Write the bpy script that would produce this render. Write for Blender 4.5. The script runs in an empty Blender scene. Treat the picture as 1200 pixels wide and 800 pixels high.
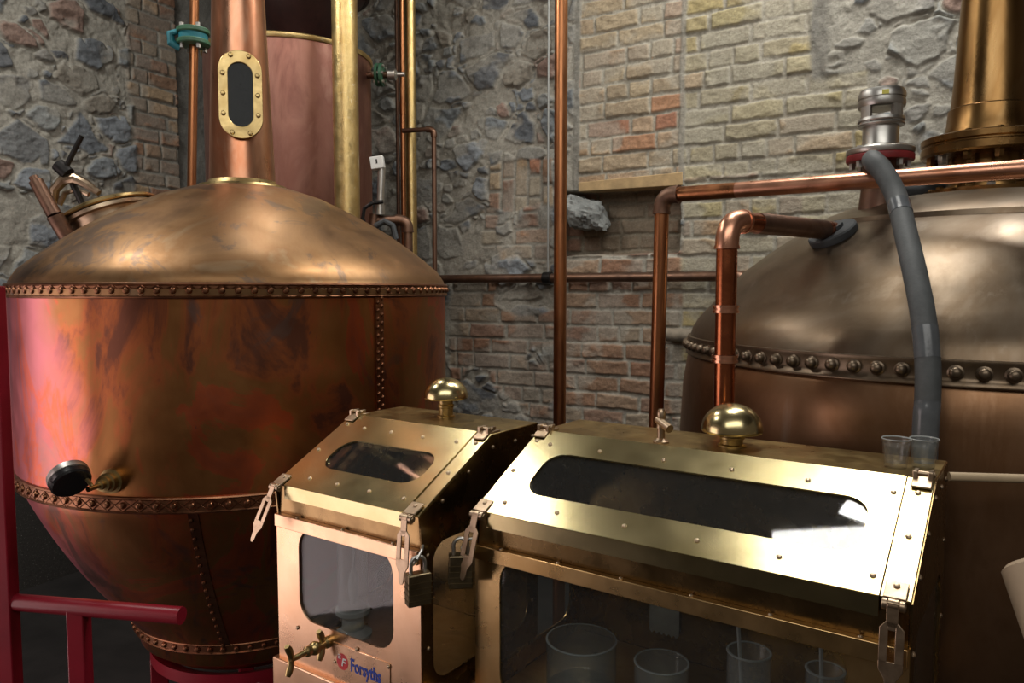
import bpy, math, random
import numpy as np
from mathutils import Vector, Matrix, noise as mnoise

random.seed(7)
PI = math.pi
R = math.radians
SC = bpy.context.scene
C = SC.collection

# ------------------------------------------------------------------ camera
EYE = Vector((0, 0, 1.75))
FPX, PITCH = 885.8, 0.0683
cd = bpy.data.cameras.new('camera')
cam = bpy.data.objects.new('camera', cd)
C.objects.link(cam)
cam.location = EYE
cam.rotation_euler = (PI / 2 - PITCH, 0, 0)
cd.sensor_width = 36
cd.lens = FPX * 36 / 1200
cd.clip_start = 0.05
SC.camera = cam

# ------------------------------------------------------------------ colour management
SC.view_settings.view_transform = 'Standard'
SC.view_settings.look = 'None'
SC.view_settings.gamma = 1
SC.view_settings.use_curve_mapping = False
SC.view_settings.exposure = 0.0

# ------------------------------------------------------------------ world and lamps
w = bpy.data.worlds.new('world')
SC.world = w
w.use_nodes = True
bg = w.node_tree.nodes['Background']
bg.inputs[0].default_value = (0.62, 0.50, 0.40, 1)
bg.inputs[1].default_value = 0.14


def area(name, loc, target, sx, sy, power, col, roll=0.0):
    l = bpy.data.lights.new(name, 'AREA')
    l.shape = 'RECTANGLE'
    l.size, l.size_y, l.energy, l.color = sx, sy, power, col
    o = bpy.data.objects.new(name, l)
    C.objects.link(o)
    o.location = loc
    q = (Vector(target) - Vector(loc)).to_track_quat('-Z', 'Y')
    o.rotation_euler = (q.to_matrix() @ Matrix.Rotation(roll, 3, 'Z')).to_euler()
    return o


area('ceiling_light_middle', (0.62, 2.2, 4.2), (0.62, 2.3, 0), 0.8, 0.32, 19, (1, .97, .90), R(-21))
area('ceiling_light_hanging', (-0.93, 3.1, 3.7), (-0.9, 3.0, 0), 0.16, 0.4, 10, (1, .97, .91))
area('ceiling_light_left', (-2.5, 2.4, 4.3), (-2.6, 3.9, 1.8), 0.7, 0.3, 42, (1, .97, .91))
area('ceiling_light_right', (1.95, 2.75, 4.2), (1.8, 2.5, 0), 0.3, 0.2, 14, (1, .97, .91))
area('ceiling_light_wall', (1.25, 2.85, 4.6), (0.3, 4.3, 1.5), 1.2, 0.3, 42, (1, .97, .90))
area('ceiling_light_rear', (-0.2, -1.2, 4.5), (-0.3, 4.3, 2.2), 4.2, 2.6, 105, (1, .97, .91))
area('side_reflection_light', (-2.75, 1.5, 1.0), (-1.0, 1.6, .95), 1.8, 2.0, 26, (1, .80, .78))  # unseen panel added inside the room for reflections in still and safes

# ------------------------------------------------------------------ helpers


def at(px, py, y):
    """The point at forward distance y that the photograph shows at (px, py)."""
    a, b = (px - 600) / FPX, -(py - 400) / FPX
    c, s = math.cos(PITCH), math.sin(PITCH)
    d = Vector((a, c + b * s, -s + b * c))
    return EYE + d * (y / d.y)


def thing(name, label, cat, loc=(0, 0, 0), rz=0.0, group=None):
    o = bpy.data.objects.new(name, None)
    C.objects.link(o)
    o.location = loc
    o.rotation_euler = (0, 0, rz)
    o.empty_display_size = .05
    o['label'] = label
    o['category'] = cat
    if group:
        o['group'] = group
    o['_off'] = tuple(loc)
    return o


def tag(o, label, cat, group=None):
    o['label'] = label
    o['category'] = cat
    if group:
        o['group'] = group
    return o


def relabel(o, label):
    o['label'] = label
    return o


def copy_tree(o, parent=None):
    c = o.copy()
    C.objects.link(c)
    c.parent = parent
    for ch in list(o.children):
        copy_tree(ch, c)
    return c


class MB:
    def __init__(self):
        self.v, self.f = [], []

    def add(self, vs, fs):
        n = len(self.v)
        self.v += [Vector(p) for p in vs]
        self.f += [tuple(i + n for i in f) for f in fs]
        return self

    def box(self, lo, hi, M=None):
        (x0, y0, z0), (x1, y1, z1) = lo, hi
        vs = [Vector(p) for p in ((x0, y0, z0), (x1, y0, z0), (x1, y1, z0), (x0, y1, z0), (x0, y0, z1), (x1, y0, z1), (x1, y1, z1), (x0, y1, z1))]
        if M is not None:
            vs = [M @ p for p in vs]
        return self.add(vs, [(0, 3, 2, 1), (4, 5, 6, 7), (0, 1, 5, 4), (1, 2, 6, 5), (2, 3, 7, 6), (3, 0, 4, 7)])

    def lathe(self, prof, M=None, seg=48):
        """profile of (r, z) around local Z; ends with r == 0 close themselves"""
        vs, fs, rings = [], [], []
        for r, z in prof:
            if r < 1e-6:
                rings.append([len(vs)])
                vs.append(Vector((0, 0, z)))
            else:
                rings.append(list(range(len(vs), len(vs) + seg)))
                vs += [Vector((r * math.cos(2 * PI * k / seg), r * math.sin(2 * PI * k / seg), z)) for k in range(seg)]
        for a, b in zip(rings, rings[1:]):
            for k in range(seg):
                j = (k + 1) % seg
                if len(a) == 1 and len(b) == 1:
                    continue
                if len(a) == 1:
                    fs.append((a[0], b[j], b[k]))
                elif len(b) == 1:
                    fs.append((a[k], a[j], b[0]))
                else:
                    fs.append((a[k], a[j], b[j], b[k]))
        if M is not None:
            vs = [M @ p for p in vs]
        return self.add(vs, fs)

    def cyl(self, a, b, r, seg=20, r2=None):
        return self.tube([a, b], [r, r if r2 is None else r2], seg)

    def tube(self, path, rad, seg=18, cap=True):
        path = [Vector(p) for p in path]
        if not isinstance(rad, (list, tuple)):
            rad = [rad] * len(path)
        t = []
        for i in range(len(path)):
            a = path[max(i - 1, 0)]
            b = path[min(i + 1, len(path) - 1)]
            t.append((b - a).normalized())
        ref = Vector((0, 0, 1)) if abs(t[0].z) < .9 else Vector((1, 0, 0))
        n = (ref - t[0] * ref.dot(t[0])).normalized()
        vs, fs = [], []
        for i, p in enumerate(path):
            n = (n - t[i] * n.dot(t[i])).normalized()
            bn = t[i].cross(n)
            for k in range(seg):
                a = 2 * PI * k / seg
                vs.append(p + (n * math.cos(a) + bn * math.sin(a)) * rad[i])
        for i in range(len(path) - 1):
            for k in range(seg):
                j = (k + 1) % seg
                fs.append((i * seg + k, i * seg + j, (i + 1) * seg + j, (i + 1) * seg + k))
        if cap:
            fs.append(tuple(reversed(range(seg))))
            fs.append(tuple(range((len(path) - 1) * seg, len(path) * seg)))
        return self.add(vs, fs)

    def prism(self, poly, t, M=None):
        """closed outline in local XY, thick from z = 0 to z = t"""
        n = len(poly)
        vs = [Vector((x, y, 0)) for x, y in poly] + [Vector((x, y, t)) for x, y in poly]
        if M is not None:
            vs = [M @ p for p in vs]
        fs = [tuple(reversed(range(n))), tuple(range(n, 2 * n))]
        fs += [(i, (i + 1) % n, n + (i + 1) % n, n + i) for i in range(n)]
        return self.add(vs, fs)

    def ring_plate(self, outer, inner, t, M=None):
        """plate of outline `outer` with the hole `inner` (both star-shaped about the hole's centre)"""
        cx = sum(p[0] for p in inner) / len(inner)
        cy = sum(p[1] for p in inner) / len(inner)
        angs = sorted(set([round(math.atan2(p[1] - cy, p[0] - cx), 6) for p in list(outer) + list(inner)]))

        def hit(poly, a):
            dx, dy = math.cos(a), math.sin(a)
            best = 0
            for (x0, y0), (x1, y1) in zip(poly, list(poly[1:]) + [poly[0]]):
                ex, ey = x1 - x0, y1 - y0
                den = dx * ey - dy * ex
                if abs(den) < 1e-12:
                    continue
                tt = ((x0 - cx) * ey - (y0 - cy) * ex) / den
                s = ((x0 - cx) * dy - (y0 - cy) * dx) / den
                if tt > 0 and -1e-6 <= s <= 1 + 1e-6:
                    best = max(best, tt)
            return cx + dx * best, cy + dy * best
        o = [hit(outer, a) for a in angs]
        i = [hit(inner, a) for a in angs]
        n = len(angs)
        vs = [Vector((x, y, z)) for ring, z in ((o, 0), (i, 0), (o, t), (i, t)) for x, y in ring]
        if M is not None:
            vs = [M @ p for p in vs]
        fs = []
        for k in range(n):
            j = (k + 1) % n
            fs += [(n + k, n + j, j, k), (2 * n + k, 2 * n + j, 3 * n + j, 3 * n + k), (k, j, 2 * n + j, 2 * n + k), (3 * n + k, 3 * n + j, n + j, n + k)]
        return self.add(vs, fs)

    def build(self, name, mat, parent=None, label=None, bevel=0, world=False, sub=0, angle=35):
        off = Vector((0, 0, 0))
        if world and parent is not None:
            off = Vector(parent['_off'])
        if parent is None:
            xs = [p.x for p in self.v]
            ys = [p.y for p in self.v]
            off = Vector(((min(xs) + max(xs)) / 2, (min(ys) + max(ys)) / 2, min(p.z for p in self.v)))
        me = bpy.data.meshes.new(name)
        me.from_pydata([p - off for p in self.v], [], self.f)
        me.validate()
        me.polygons.foreach_set('use_smooth', [True] * len(me.polygons))
        me.set_sharp_from_angle(angle=R(angle))
        me.materials.append(mat)
        o = bpy.data.objects.new(name, me)
        C.objects.link(o)
        if parent is None:
            o.location = off
        else:
            o.parent = parent
            if '_off' in parent:
                o['_off'] = tuple(parent['_off'])
        if label:
            o['label'] = label
        if bevel:
            b = o.modifiers.new('bevel', 'BEVEL')
            b.width = bevel
            b.segments = 2
            b.limit_method = 'ANGLE'
            b.angle_limit = R(40)
        if sub:
            s = o.modifiers.new('sub', 'SUBSURF')
            s.levels = s.render_levels = sub
        return o


def frame(loc, z, x=None):
    """matrix whose local Z points along z (and local X near x)"""
    z = Vector(z).normalized()
    x = Vector(x) if x is not None else (Vector((1, 0, 0)) if abs(z.x) < .9 else Vector((0, 1, 0)))
    x = (x - z * x.dot(z)).normalized()
    y = z.cross(x)
    M = Matrix.Identity(4)
    for i in range(3):
        M[i][0], M[i][1], M[i][2], M[i][3] = x[i], y[i], z[i], loc[i]
    return M


def rrect(x0, y0, x1, y1, r, n=7):
    pts = []
    for cx, cy, a0 in ((x1 - r, y1 - r, 0), (x0 + r, y1 - r, 90), (x0 + r, y0 + r, 180), (x1 - r, y0 + r, 270)):
        for k in range(n + 1):
            a = R(a0 + 90 * k / n)
            pts.append((cx + r * math.cos(a), cy + r * math.sin(a)))
    return pts


def bend(pts, r, n=7):
    """the polyline with its corners rounded; returns the path and the list of rounded stretches"""
    pts = [Vector(p) for p in pts]
    out, elbows = [pts[0]], []
    for a, b, c in zip(pts, pts[1:], pts[2:]):
        d0, d1 = (a - b).normalized(), (c - b).normalized()
        ang = d0.angle(d1)
        cut = min(r / math.tan(ang / 2), (a - b).length * .45, (c - b).length * .45)
        p0, p1 = b + d0 * cut, b + d1 * cut
        seg = []
        for k in range(n + 1):
            t = k / n
            seg.append(p0 * (1 - t) ** 2 + b * 2 * t * (1 - t) + p1 * t * t)
        elbows.append([p0 + d0 * .012] + seg + [p1 + d1 * .012])
        out += seg
    out.append(pts[-1])
    return out, elbows


def lerp(a, b, t):
    return Vector(a) * (1 - t) + Vector(b) * t


# ------------------------------------------------------------------ materials
class NT:
    def __init__(self, name):
        self.m = bpy.data.materials.new(name)
        self.m.use_nodes = True
        self.n, self.l = self.m.node_tree.nodes, self.m.node_tree.links
        self.b = self.n['Principled BSDF']
        self.tc = self.n.new('ShaderNodeTexCoord').outputs['Object']

    def link(self, a, b):
        self.l.new(a, b)

    def noise(self, scale, detail=5, rough=.55, dist=0.0, stretch=None, w=0):
        src = self.tc
        if stretch or w:
            mp = self.n.new('ShaderNodeMapping')
            mp.inputs['Scale'].default_value = stretch or (1, 1, 1)
            mp.inputs['Location'].default_value = (w, w * .7, w * 1.3)
            self.link(src, mp.inputs['Vector'])
            src = mp.outputs[0]
        t = self.n.new('ShaderNodeTexNoise')
        t.inputs['Scale'].default_value = scale
        t.inputs['Detail'].default_value = detail
        t.inputs['Roughness'].default_value = rough
        t.inputs['Distortion'].default_value = dist
        self.link(src, t.inputs['Vector'])
        return t.outputs['Fac']

    def ramp(self, fac, stops):
        r = self.n.new('ShaderNodeValToRGB')
        e = r.color_ramp.elements
        while len(e) < len(stops):
            e.new(.5)
        for el, (p, c) in zip(e, stops):
            el.position = p
            el.color = tuple(c) + (1,) if not isinstance(c, (int, float)) else (c, c, c, 1)
        self.link(fac, r.inputs[0])
        return r.outputs[0]

    def mix(self, fac, a, b, mode='MIX'):
        x = self.n.new('ShaderNodeMix')
        x.data_type = 'RGBA'
        x.blend_type = mode
        for sock, val in ((x.inputs['Factor'], fac), (x.inputs['A'], a), (x.inputs['B'], b)):
            if hasattr(val, 'is_linked'):
                self.link(val, sock)
            elif isinstance(val, (int, float)):
                sock.default_value = val if sock.type == 'VALUE' else (val, val, val, 1)
            else:
                sock.default_value = tuple(val) + (1,)
        return x.outputs['Result']

    def bump(self, h, strength, dist=.004):
        b = self.n.new('ShaderNodeBump')
        b.inputs['Strength'].default_value = strength
        b.inputs['Distance'].default_value = dist
        self.link(h, b.inputs['Height'])
        self.link(b.outputs[0], self.b.inputs['Normal'])

    def set(self, col=None, metal=None, rough=None):
        for k, v in (('Base Color', col), ('Metallic', metal), ('Roughness', rough)):
            if v is None:
                continue
            if hasattr(v, 'is_linked'):
                self.link(v, self.b.inputs[k])
            elif k == 'Base Color':
                self.b.inputs[k].default_value = tuple(v) + (1,)
            else:
                self.b.inputs[k].default_value = v
        return self.m


def metal(name, cols, rough=(.25, .4), scale=6, fine=60, bump=.06, stretch=None, metallic=1.0, spots=None, bdist=.003):
    t = NT(name)
    n = t.noise(scale, 6, .6, .6, stretch)
    k = len(cols)
    c = t.ramp(n, [(.3 + .4 * i / max(k - 1, 1), col) for i, col in enumerate(cols)])
    if spots:
        s = t.noise(scale * 4.3, 5, .65, .4, None, 3.1)
        c = t.mix(t.ramp(s, [(.60, 0.0), (.68, 1.0)]), c, spots)
    r = t.noise(scale * 2.2, 5, .6, 0, stretch, 1.7)
    rr = t.ramp(r, [(.3, rough[0]), (.7, rough[1])])
    t.bump(t.noise(fine, 3, .5), bump, bdist)
    return t.set(c, metallic, rr)


def plain(name, col, rough=.6, metallic=0.0, var=.25, scale=25, bump=.1):
    t = NT(name)
    a = tuple(x * (1 - var) for x in col)
    b = tuple(min(x * (1 + var), 1) for x in col)
    c = t.ramp(t.noise(scale), [(.3, a), (.7, b)])
    t.bump(t.noise(scale * 5, 3), bump)
    return t.set(c, metallic, rough)


def glass(name, tint=(1, 1, 1), rough=.02, dust=0.0, haze=.012, ior=1.5):
    m = bpy.data.materials.new(name)
    m.use_nodes = True
    n, l = m.node_tree.nodes, m.node_tree.links
    n.clear()
    out = n.new('ShaderNodeOutputMaterial')
    tr = n.new('ShaderNodeBsdfTransparent')
    tr.inputs[0].default_value = tint + (1,)
    gl = n.new('ShaderNodeBsdfGlossy')
    gl.inputs['Roughness'].default_value = rough
    lw = n.new('ShaderNodeLayerWeight')
    lw.inputs[0].default_value = .5
    pw = n.new('ShaderNodeMath')
    pw.operation = 'POWER'
    pw.inputs[1].default_value = 5
    l.new(lw.outputs['Facing'], pw.inputs[0])
    fr = n.new('ShaderNodeMath')
    fr.operation = 'MULTIPLY_ADD'
    f0 = ((ior - 1) / (ior + 1)) ** 2
    fr.inputs[1].default_value, fr.inputs[2].default_value = 1 - f0, f0
    l.new(pw.outputs[0], fr.inputs[0])
    mx = n.new('ShaderNodeMixShader')
    l.new(fr.outputs[0], mx.inputs[0])
    l.new(tr.outputs[0], mx.inputs[1])
    l.new(gl.outputs[0], mx.inputs[2])
    last = mx.outputs[0]
    if dust:
        tc = n.new('ShaderNodeTexCoord')
        tx = n.new('ShaderNodeTexNoise')
        tx.inputs['Scale'].default_value = 420
        tx.inputs['Detail'].default_value = 4
        l.new(tc.outputs['Object'], tx.inputs['Vector'])
        rp = n.new('ShaderNodeValToRGB')
        rp.color_ramp.elements[0].position = .66
        rp.color_ramp.elements[0].color = (haze, haze, haze, 1)
        rp.color_ramp.elements[1].position = .74
        rp.color_ramp.elements[1].color = (dust, dust, dust, 1)
        l.new(tx.outputs['Fac'], rp.inputs[0])
        df = n.new('ShaderNodeBsdfDiffuse')
        df.inputs[0].default_value = (.55, .57, .56, 1)
        m2 = n.new('ShaderNodeMixShader')
        l.new(rp.outputs[0], m2.inputs[0])
        l.new(last, m2.inputs[1])
        l.new(df.outputs[0], m2.inputs[2])
        last = m2.outputs[0]
    l.new(last, out.inputs[0])
    return m


def still_copper():
    """hammered copper with heat tarnish in orange-brown patches and violet-grey stains; the rose side is a painted reddish reflection"""
    t = NT('still_copper')
    sep = t.n.new('ShaderNodeSeparateXYZ')
    t.link(t.tc, sep.inputs[0])
    base = t.ramp(t.noise(2.9, 7, .62, 1.4, (1, 1, .6)), [(.36, (.20, .08, .05)), (.42, (.41, .13, .05)), (.47, (.32, .14, .05)), (.54, (.34, .155, .055)), (.57, (.48, .12, .05)), (.66, (.39, .11, .055)), (.72, (.24, .105, .075))])
    rose = t.ramp(t.noise(3.9, 7, .62, 1.0, (1, 1, .35), 4), [(.34, (.38, .15, .19)), (.44, (.54, .17, .19)), (.55, (.54, .165, .18)), (.58, (.64, .13, .07)), (.605, (.52, .15, .16)), (.70, (.27, .16, .23))])  # reddish light reflected from the left, painted into the copper
    m = t.n.new('ShaderNodeMath')
    m.operation = 'MULTIPLY_ADD'
    m.inputs[1].default_value = -1.0
    m.inputs[2].default_value = -.07
    t.link(sep.outputs[0], m.inputs[0])
    add = t.n.new('ShaderNodeMath')
    add.operation = 'ADD'
    t.link(m.outputs[0], add.inputs[0])
    sc = t.n.new('ShaderNodeMath')
    sc.operation = 'MULTIPLY'
    sc.inputs[1].default_value = .5
    t.link(t.noise(3, 4, .5, .5, None, 8), sc.inputs[0])
    t.link(sc.outputs[0], add.inputs[1])
    side = t.ramp(add.outputs[0], [(.42, 0.0), (.62, 1.0)])
    c = t.mix(side, base, rose)
    st = t.ramp(t.noise(3.1, 5, .6, .9, (1.4, 1.4, .6), 12), [(.60, 0.0), (.66, .75)])
    c = t.mix(st, c, (.17, .105, .085))
    fl = t.ramp(t.noise(13, 6, .7, 1.0, (1, 1, .6), 5), [(.68, 0.0), (.72, .8)])
    c = t.mix(fl, c, (.13, .07, .07))
    rr = t.ramp(t.noise(5, 6, .6, .4, None, 2), [(.3, .30), (.7, .45)])
    t.bump(t.noise(9, 4, .5), .10, .012)
    return t.set(c, 1.0, rr)


def dome_copper():
    t = NT('dome_copper')
    base = t.ramp(t.noise(2.4, 6, .6, 1.0), [(.34, (.225, .13, .07)), (.47, (.32, .185, .09)), (.56, (.27, .145, .065)), (.62, (.31, .20, .11)), (.75, (.38, .275, .175))])
    s = t.ramp(t.noise(5, 6, .68, .8, None, 6), [(.545, 0.0), (.60, .8)])
    c = t.mix(s, base, (.165, .115, .085))
    rr = t.ramp(t.noise(4.5, 6, .65, .6, None, 2), [(.3, .36), (.7, .54)])
    t.bump(t.noise(7, 5, .5), .10, .012)
    return t.set(c, 1.0, rr)


def patina_copper(name='patina_copper', warm=0.0):
    t = NT(name)
    k = lambda r, g, b: (r * (1 + .35 * warm), g, b * (1 - .22 * warm))
    base = t.ramp(t.noise(2.4, 7, .62, 1.0, (1, 1, .5)), [(.32, k(.115, .082, .053)), (.46, k(.175, .133, .093)), (.58, k(.145, .102, .064)), (.72, k(.225, .178, .132))])
    drip = t.ramp(t.noise(11, 5, .6, .3, (1, 1, .07), 5), [(.62, 0.0), (.72, .5)])
    c = t.mix(drip, base, (.29, .245, .20))
    rr = t.ramp(t.noise(5, 6, .6, .4, (1, 1, .4), 2), [(.3, .30), (.7, .46)])
    t.bump(t.noise(6, 5, .5), .16, .014)
    return t.set(c, .88, rr)


M_still = still_copper()
M_dome = dome_copper()
M_pat = patina_copper()
M_pat_warm = patina_copper('warm_patina_copper', 1.0)
M_band = metal('band_copper', [(.13, .06, .034), (.25, .115, .06), (.19, .08, .045)], (.3, .48), 7, 80, .1)
M_neck = metal('neck_copper', [(.46, .21, .11), (.58, .30, .18), (.52, .21, .11), (.60, .35, .23)], (.26, .4), 5, 60, .05, (1, 1, .4))
M_tank = metal('tank_copper', [(.21, .095, .075), (.34, .17, .13), (.28, .13, .10), (.40, .22, .17)], (.36, .55), 5, 60, .12, (1, 1, .35), .95)
M_pipe = metal('pipe_copper', [(.27, .115, .05), (.40, .17, .075), (.33, .125, .06)], (.26, .42), 9, 90, .08, (1, 1, .3))
M_pipe_bright = metal('bright_pipe_copper', [(.60, .29, .18), (.74, .38, .25), (.64, .28, .16)], (.24, .38), 6, 90, .05)
M_pipe_dark = metal('dark_pipe_copper', [(.11, .065, .048), (.19, .11, .075), (.15, .08, .05)], (.38, .55), 9, 90, .12, None, .85)
M_pipe_red = metal('red_pipe_copper', [(.29, .085, .04), (.40, .13, .055), (.34, .10, .045)], (.18, .32), 8, 90, .06)
M_brass_pipe = metal('worn_brass', [(.52, .36, .14), (.66, .49, .22), (.58, .40, .15)], (.28, .5), 9, 150, .35, None, 1.0, (.74, .62, .38))
M_brass = metal('polished_brass', [(.52, .43, .215), (.60, .51, .275), (.55, .45, .23)], (.19, .25), 5, 140, .012)
M_brass_old = metal('dull_brass', [(.30, .215, .09), (.46, .34, .155), (.38, .26, .10)], (.26, .42), 10, 100, .08)
M_case = metal('rosy_brass', [(.72, .44, .27), (.80, .52, .33), (.76, .46, .27)], (.24, .36), 5, 120, .03)
M_case_gold = metal('golden_brass', [(.62, .40, .17), (.70, .48, .22), (.64, .40, .16)], (.24, .36), 6, 120, .03)
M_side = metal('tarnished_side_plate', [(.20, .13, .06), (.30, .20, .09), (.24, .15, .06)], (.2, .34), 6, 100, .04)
M_neckdark = metal('amber_brown_copper', [(.17, .095, .035), (.25, .145, .055), (.20, .11, .04), (.29, .19, .085)], (.22, .38), 5, 70, .08, (1, 1, .3))
M_hasp = metal('hasp_metal', [(.36, .26, .17), (.47, .36, .25), (.40, .28, .18)], (.3, .45), 14, 120, .1)
M_steel = metal('stainless_steel', [(.46, .45, .42), (.56, .55, .52)], (.32, .44), 9, 120, .05)
M_lock = metal('padlock_brass', [(.17, .135, .08), (.28, .22, .13)], (.3, .45), 14, 120, .1)
M_dark = plain('black_iron', (.022, .020, .019), .45, .6, .4)
M_black = plain('black_plastic', (.012, .012, .013), .25)
M_foam = plain('grey_foam_sleeve', (.075, .082, .085), .62, 0, .15, 30, .15)
M_foam_dark = plain('dark_foam_sleeve', (.045, .05, .055), .7, 0, .2, 30, .2)
M_tape = plain('shiny_grey_tape', (.10, .11, .12), .22, 0, .15, 30, .05)
M_red = plain('red_paint', (.20, .006, .016), .34, 0, .15, 8, .04)
M_redseal = plain('red_gasket', (.22, .02, .022), .5)
M_green = plain('green_paint', (.035, .11, .06), .45)
M_teal = plain('teal_joint_tape', (.01, .16, .20), .6)
M_white = plain('white_plastic', (.72, .72, .70), .4, 0, .05)
M_wood = plain('lintel_timber', (.42, .29, .145), .75, 0, .25, 14, .3)
M_beige = plain('beige_pipe_lagging', (.50, .38, .24), .6, 0, .12, 12, .1)
M_roll = plain('beige_cardboard_roll', (.42, .32, .215), .7, 0, .12, 10, .1)
M_maroon = plain('maroon_painted_steel', (.020, .006, .005), .5, 0, .3)
M_lab = plain('tag_grey_card', (.16, .155, .14), .6)
M_floor = plain('dark_concrete', (.018, .016, .015), .7, 0, .35, 6, .2)
M_ceil = plain('dim_ceiling_plaster', (.16, .14, .12), .8)
M_glass = glass('dusty_glass', (.90, .92, .92), .03, .22, .012, 1.42)
M_jar = glass('jar_glass', (.97, .98, .98), .05, .25, .11)
M_sight = glass('sight_glass', (.30, .33, .34), .06, .15, .012, 1.22)
M_shot = glass('shot_glass', (.97, .98, .98), .03, .10, .035)
M_liquid = glass('clear_spirit', (.97, .97, .96), .02, .06, .04)
M_logored = plain('logo_red', (.55, .02, .025), .4, 0, .05)
M_blue = plain('letter_blue', (.012, .045, .34), .4, 0, .05)
M_orange = plain('orange_cable', (.65, .20, .03), .5)
M_galv = plain('galvanised_conduit', (.36, .37, .36), .45, .6, .1)
M_rock = plain('broken_rock', (.20, .21, .205), .9, 0, .4, 16, 1.0)


# ------------------------------------------------------------------ walls: real relief of stones, bricks and mortar
rng = np.random.default_rng(11)
TAB = rng.random((256, 256))


def vnoise(x, y):
    xi, yi = np.floor(x).astype(int), np.floor(y).astype(int)
    fx, fy = x - xi, y - yi
    fx, fy = fx * fx * (3 - 2 * fx), fy * fy * (3 - 2 * fy)
    g = lambda a, b: TAB[a & 255, b & 255]
    return (g(xi, yi) * (1 - fx) + g(xi + 1, yi) * fx) * (1 - fy) + (g(xi, yi + 1) * (1 - fx) + g(xi + 1, yi + 1) * fx) * fy


def fbm(x, y, o=4, s=0.0):
    t, a, tot = 0, 1.0, 0
    for k in range(o):
        t = t + a * vnoise(x * 2 ** k + 17.3 * k + s, y * 2 ** k + 9.1 * k + s * 1.7)
        tot += a
        a *= .5
    return t / tot


def sst(a, b, x):
    t = np.clip((x - a) / (b - a), 0, 1)
    return t * t * (3 - 2 * t)


def hsh(i, j, k):
    return TAB[(i * 7 + k * 31) & 255, (j * 13 + k * 57 + i * 3) & 255]


def cells(u, v, pu, pv, seed):
    """jittered cells: distance to the border between the two nearest stones, and the stone's id"""
    x, y = u / pu, v / pv
    xi, yi = np.floor(x).astype(int), np.floor(y).astype(int)
    f1 = np.full(u.shape, 9.0)
    f2 = np.full(u.shape, 9.0)
    ai, aj = np.zeros(u.shape, int), np.zeros(u.shape, int)
    for di in (-1, 0, 1):
        for dj in (-1, 0, 1):
            i, j = xi + di, yi + dj
            px = i + .12 + .76 * hsh(i, j, seed) + .5 * (j & 1)
            px = np.where(px - x > 1.5, px - 1, px)
            py = j + .15 + .7 * hsh(i, j, seed + 1)
            wgt = .75 + .6 * hsh(i, j, seed + 2)
            d = (np.abs(px - x) ** 2.4 + np.abs(py - y) ** 2.4) ** (1 / 2.4) * wgt
            nearer = d < f1
            f2 = np.where(nearer, f1, np.minimum(f2, d))
            ai = np.where(nearer, i, ai)
            aj = np.where(nearer, j, aj)
            f1 = np.where(nearer, d, f1)
    return f2 - f1, f1, ai, aj


def pick(pal, r):
    pal = np.array(pal)
    return pal[np.minimum((r * len(pal)).astype(int), len(pal) - 1)]


STONE = [(0.098, 0.108, 0.120), (0.150, 0.166, 0.182), (0.195, 0.215, 0.227), (0.163, 0.169, 0.169), (0.111, 0.117, 0.124), (0.221, 0.231, 0.224), (0.189, 0.169, 0.137), (0.169, 0.185, 0.195), (0.195, 0.215, 0.234), (0.22, 0.15, 0.12), (0.215, 0.208, 0.189), (0.130, 0.143, 0.156)]
MORTAR = np.array((.285, .27, .23))


def rubble(u, v, seed, smear, gap=0.0, few=.72):
    wu = u + .05 * (fbm(u * 5, v * 5, 3, seed) - .5) + .02 * (fbm(u * 22, v * 22, 2, seed + 3) - .5)
    wv = v + .05 * (fbm(u * 5 + 40, v * 5, 3, seed) - .5) + .02 * (fbm(u * 22 + 9, v * 22, 2, seed + 5) - .5)
    e1, d1, i1, j1 = cells(wu, wv, .25, .165, seed)
    e2, d2, i2, j2 = cells(wu, wv, .105, .072, seed + 40)
    big = hsh(i1, j1, seed + 9) < .62
    m_big = sst(.07 + gap, .15 + 1.3 * gap, e1) * sst(.84, .70 - gap, d1)
    m_sm = sst(.10 + gap, .22 + 1.3 * gap, e2) * sst(.80, .62, d2) * (hsh(i2, j2, seed + 60) < few)
    m_sm = m_sm * np.where(big, sst(.10, .0, e1), 1.0)
    m = np.where(big, np.maximum(m_big, m_sm * .8), m_sm)
    onbig = big & (m_big >= m_sm * .8)
    rid = np.where(onbig, hsh(i1, j1, seed + 4), hsh(i2, j2, seed + 5))
    tilt = np.where(onbig, hsh(i1, j1, seed + 7), hsh(i2, j2, seed + 8)) - .5
    col = pick(STONE, rid)
    rough = fbm(u * 14, v * 20, 4, seed + 2)
    chip = np.abs(fbm(u * 9, v * 13, 3, seed + 6) - .5) * 2
    h = m * (.026 + .022 * tilt + .034 * (rough - .5) - .016 * chip) + (1 - m) * .022 * (fbm(u * 26, v * 26, 3, seed + 1) - .5)
    # lime mortar smeared over the faces
    sm = sst(.50 - smear, .62 - smear, fbm(u * 4.3, v * 6, 4, seed + 21))
    h = h * (1 - .55 * sm) + .006 * sm
    f = m * (1 - .72 * sm)
    col = col * (.82 + .36 * rough)[..., None]
    mo = MORTAR * (.78 + .44 * fbm(u * 17, v * 17, 3, seed + 13))[..., None]
    return h, mo * (1 - f[..., None]) + col * f[..., None]


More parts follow.
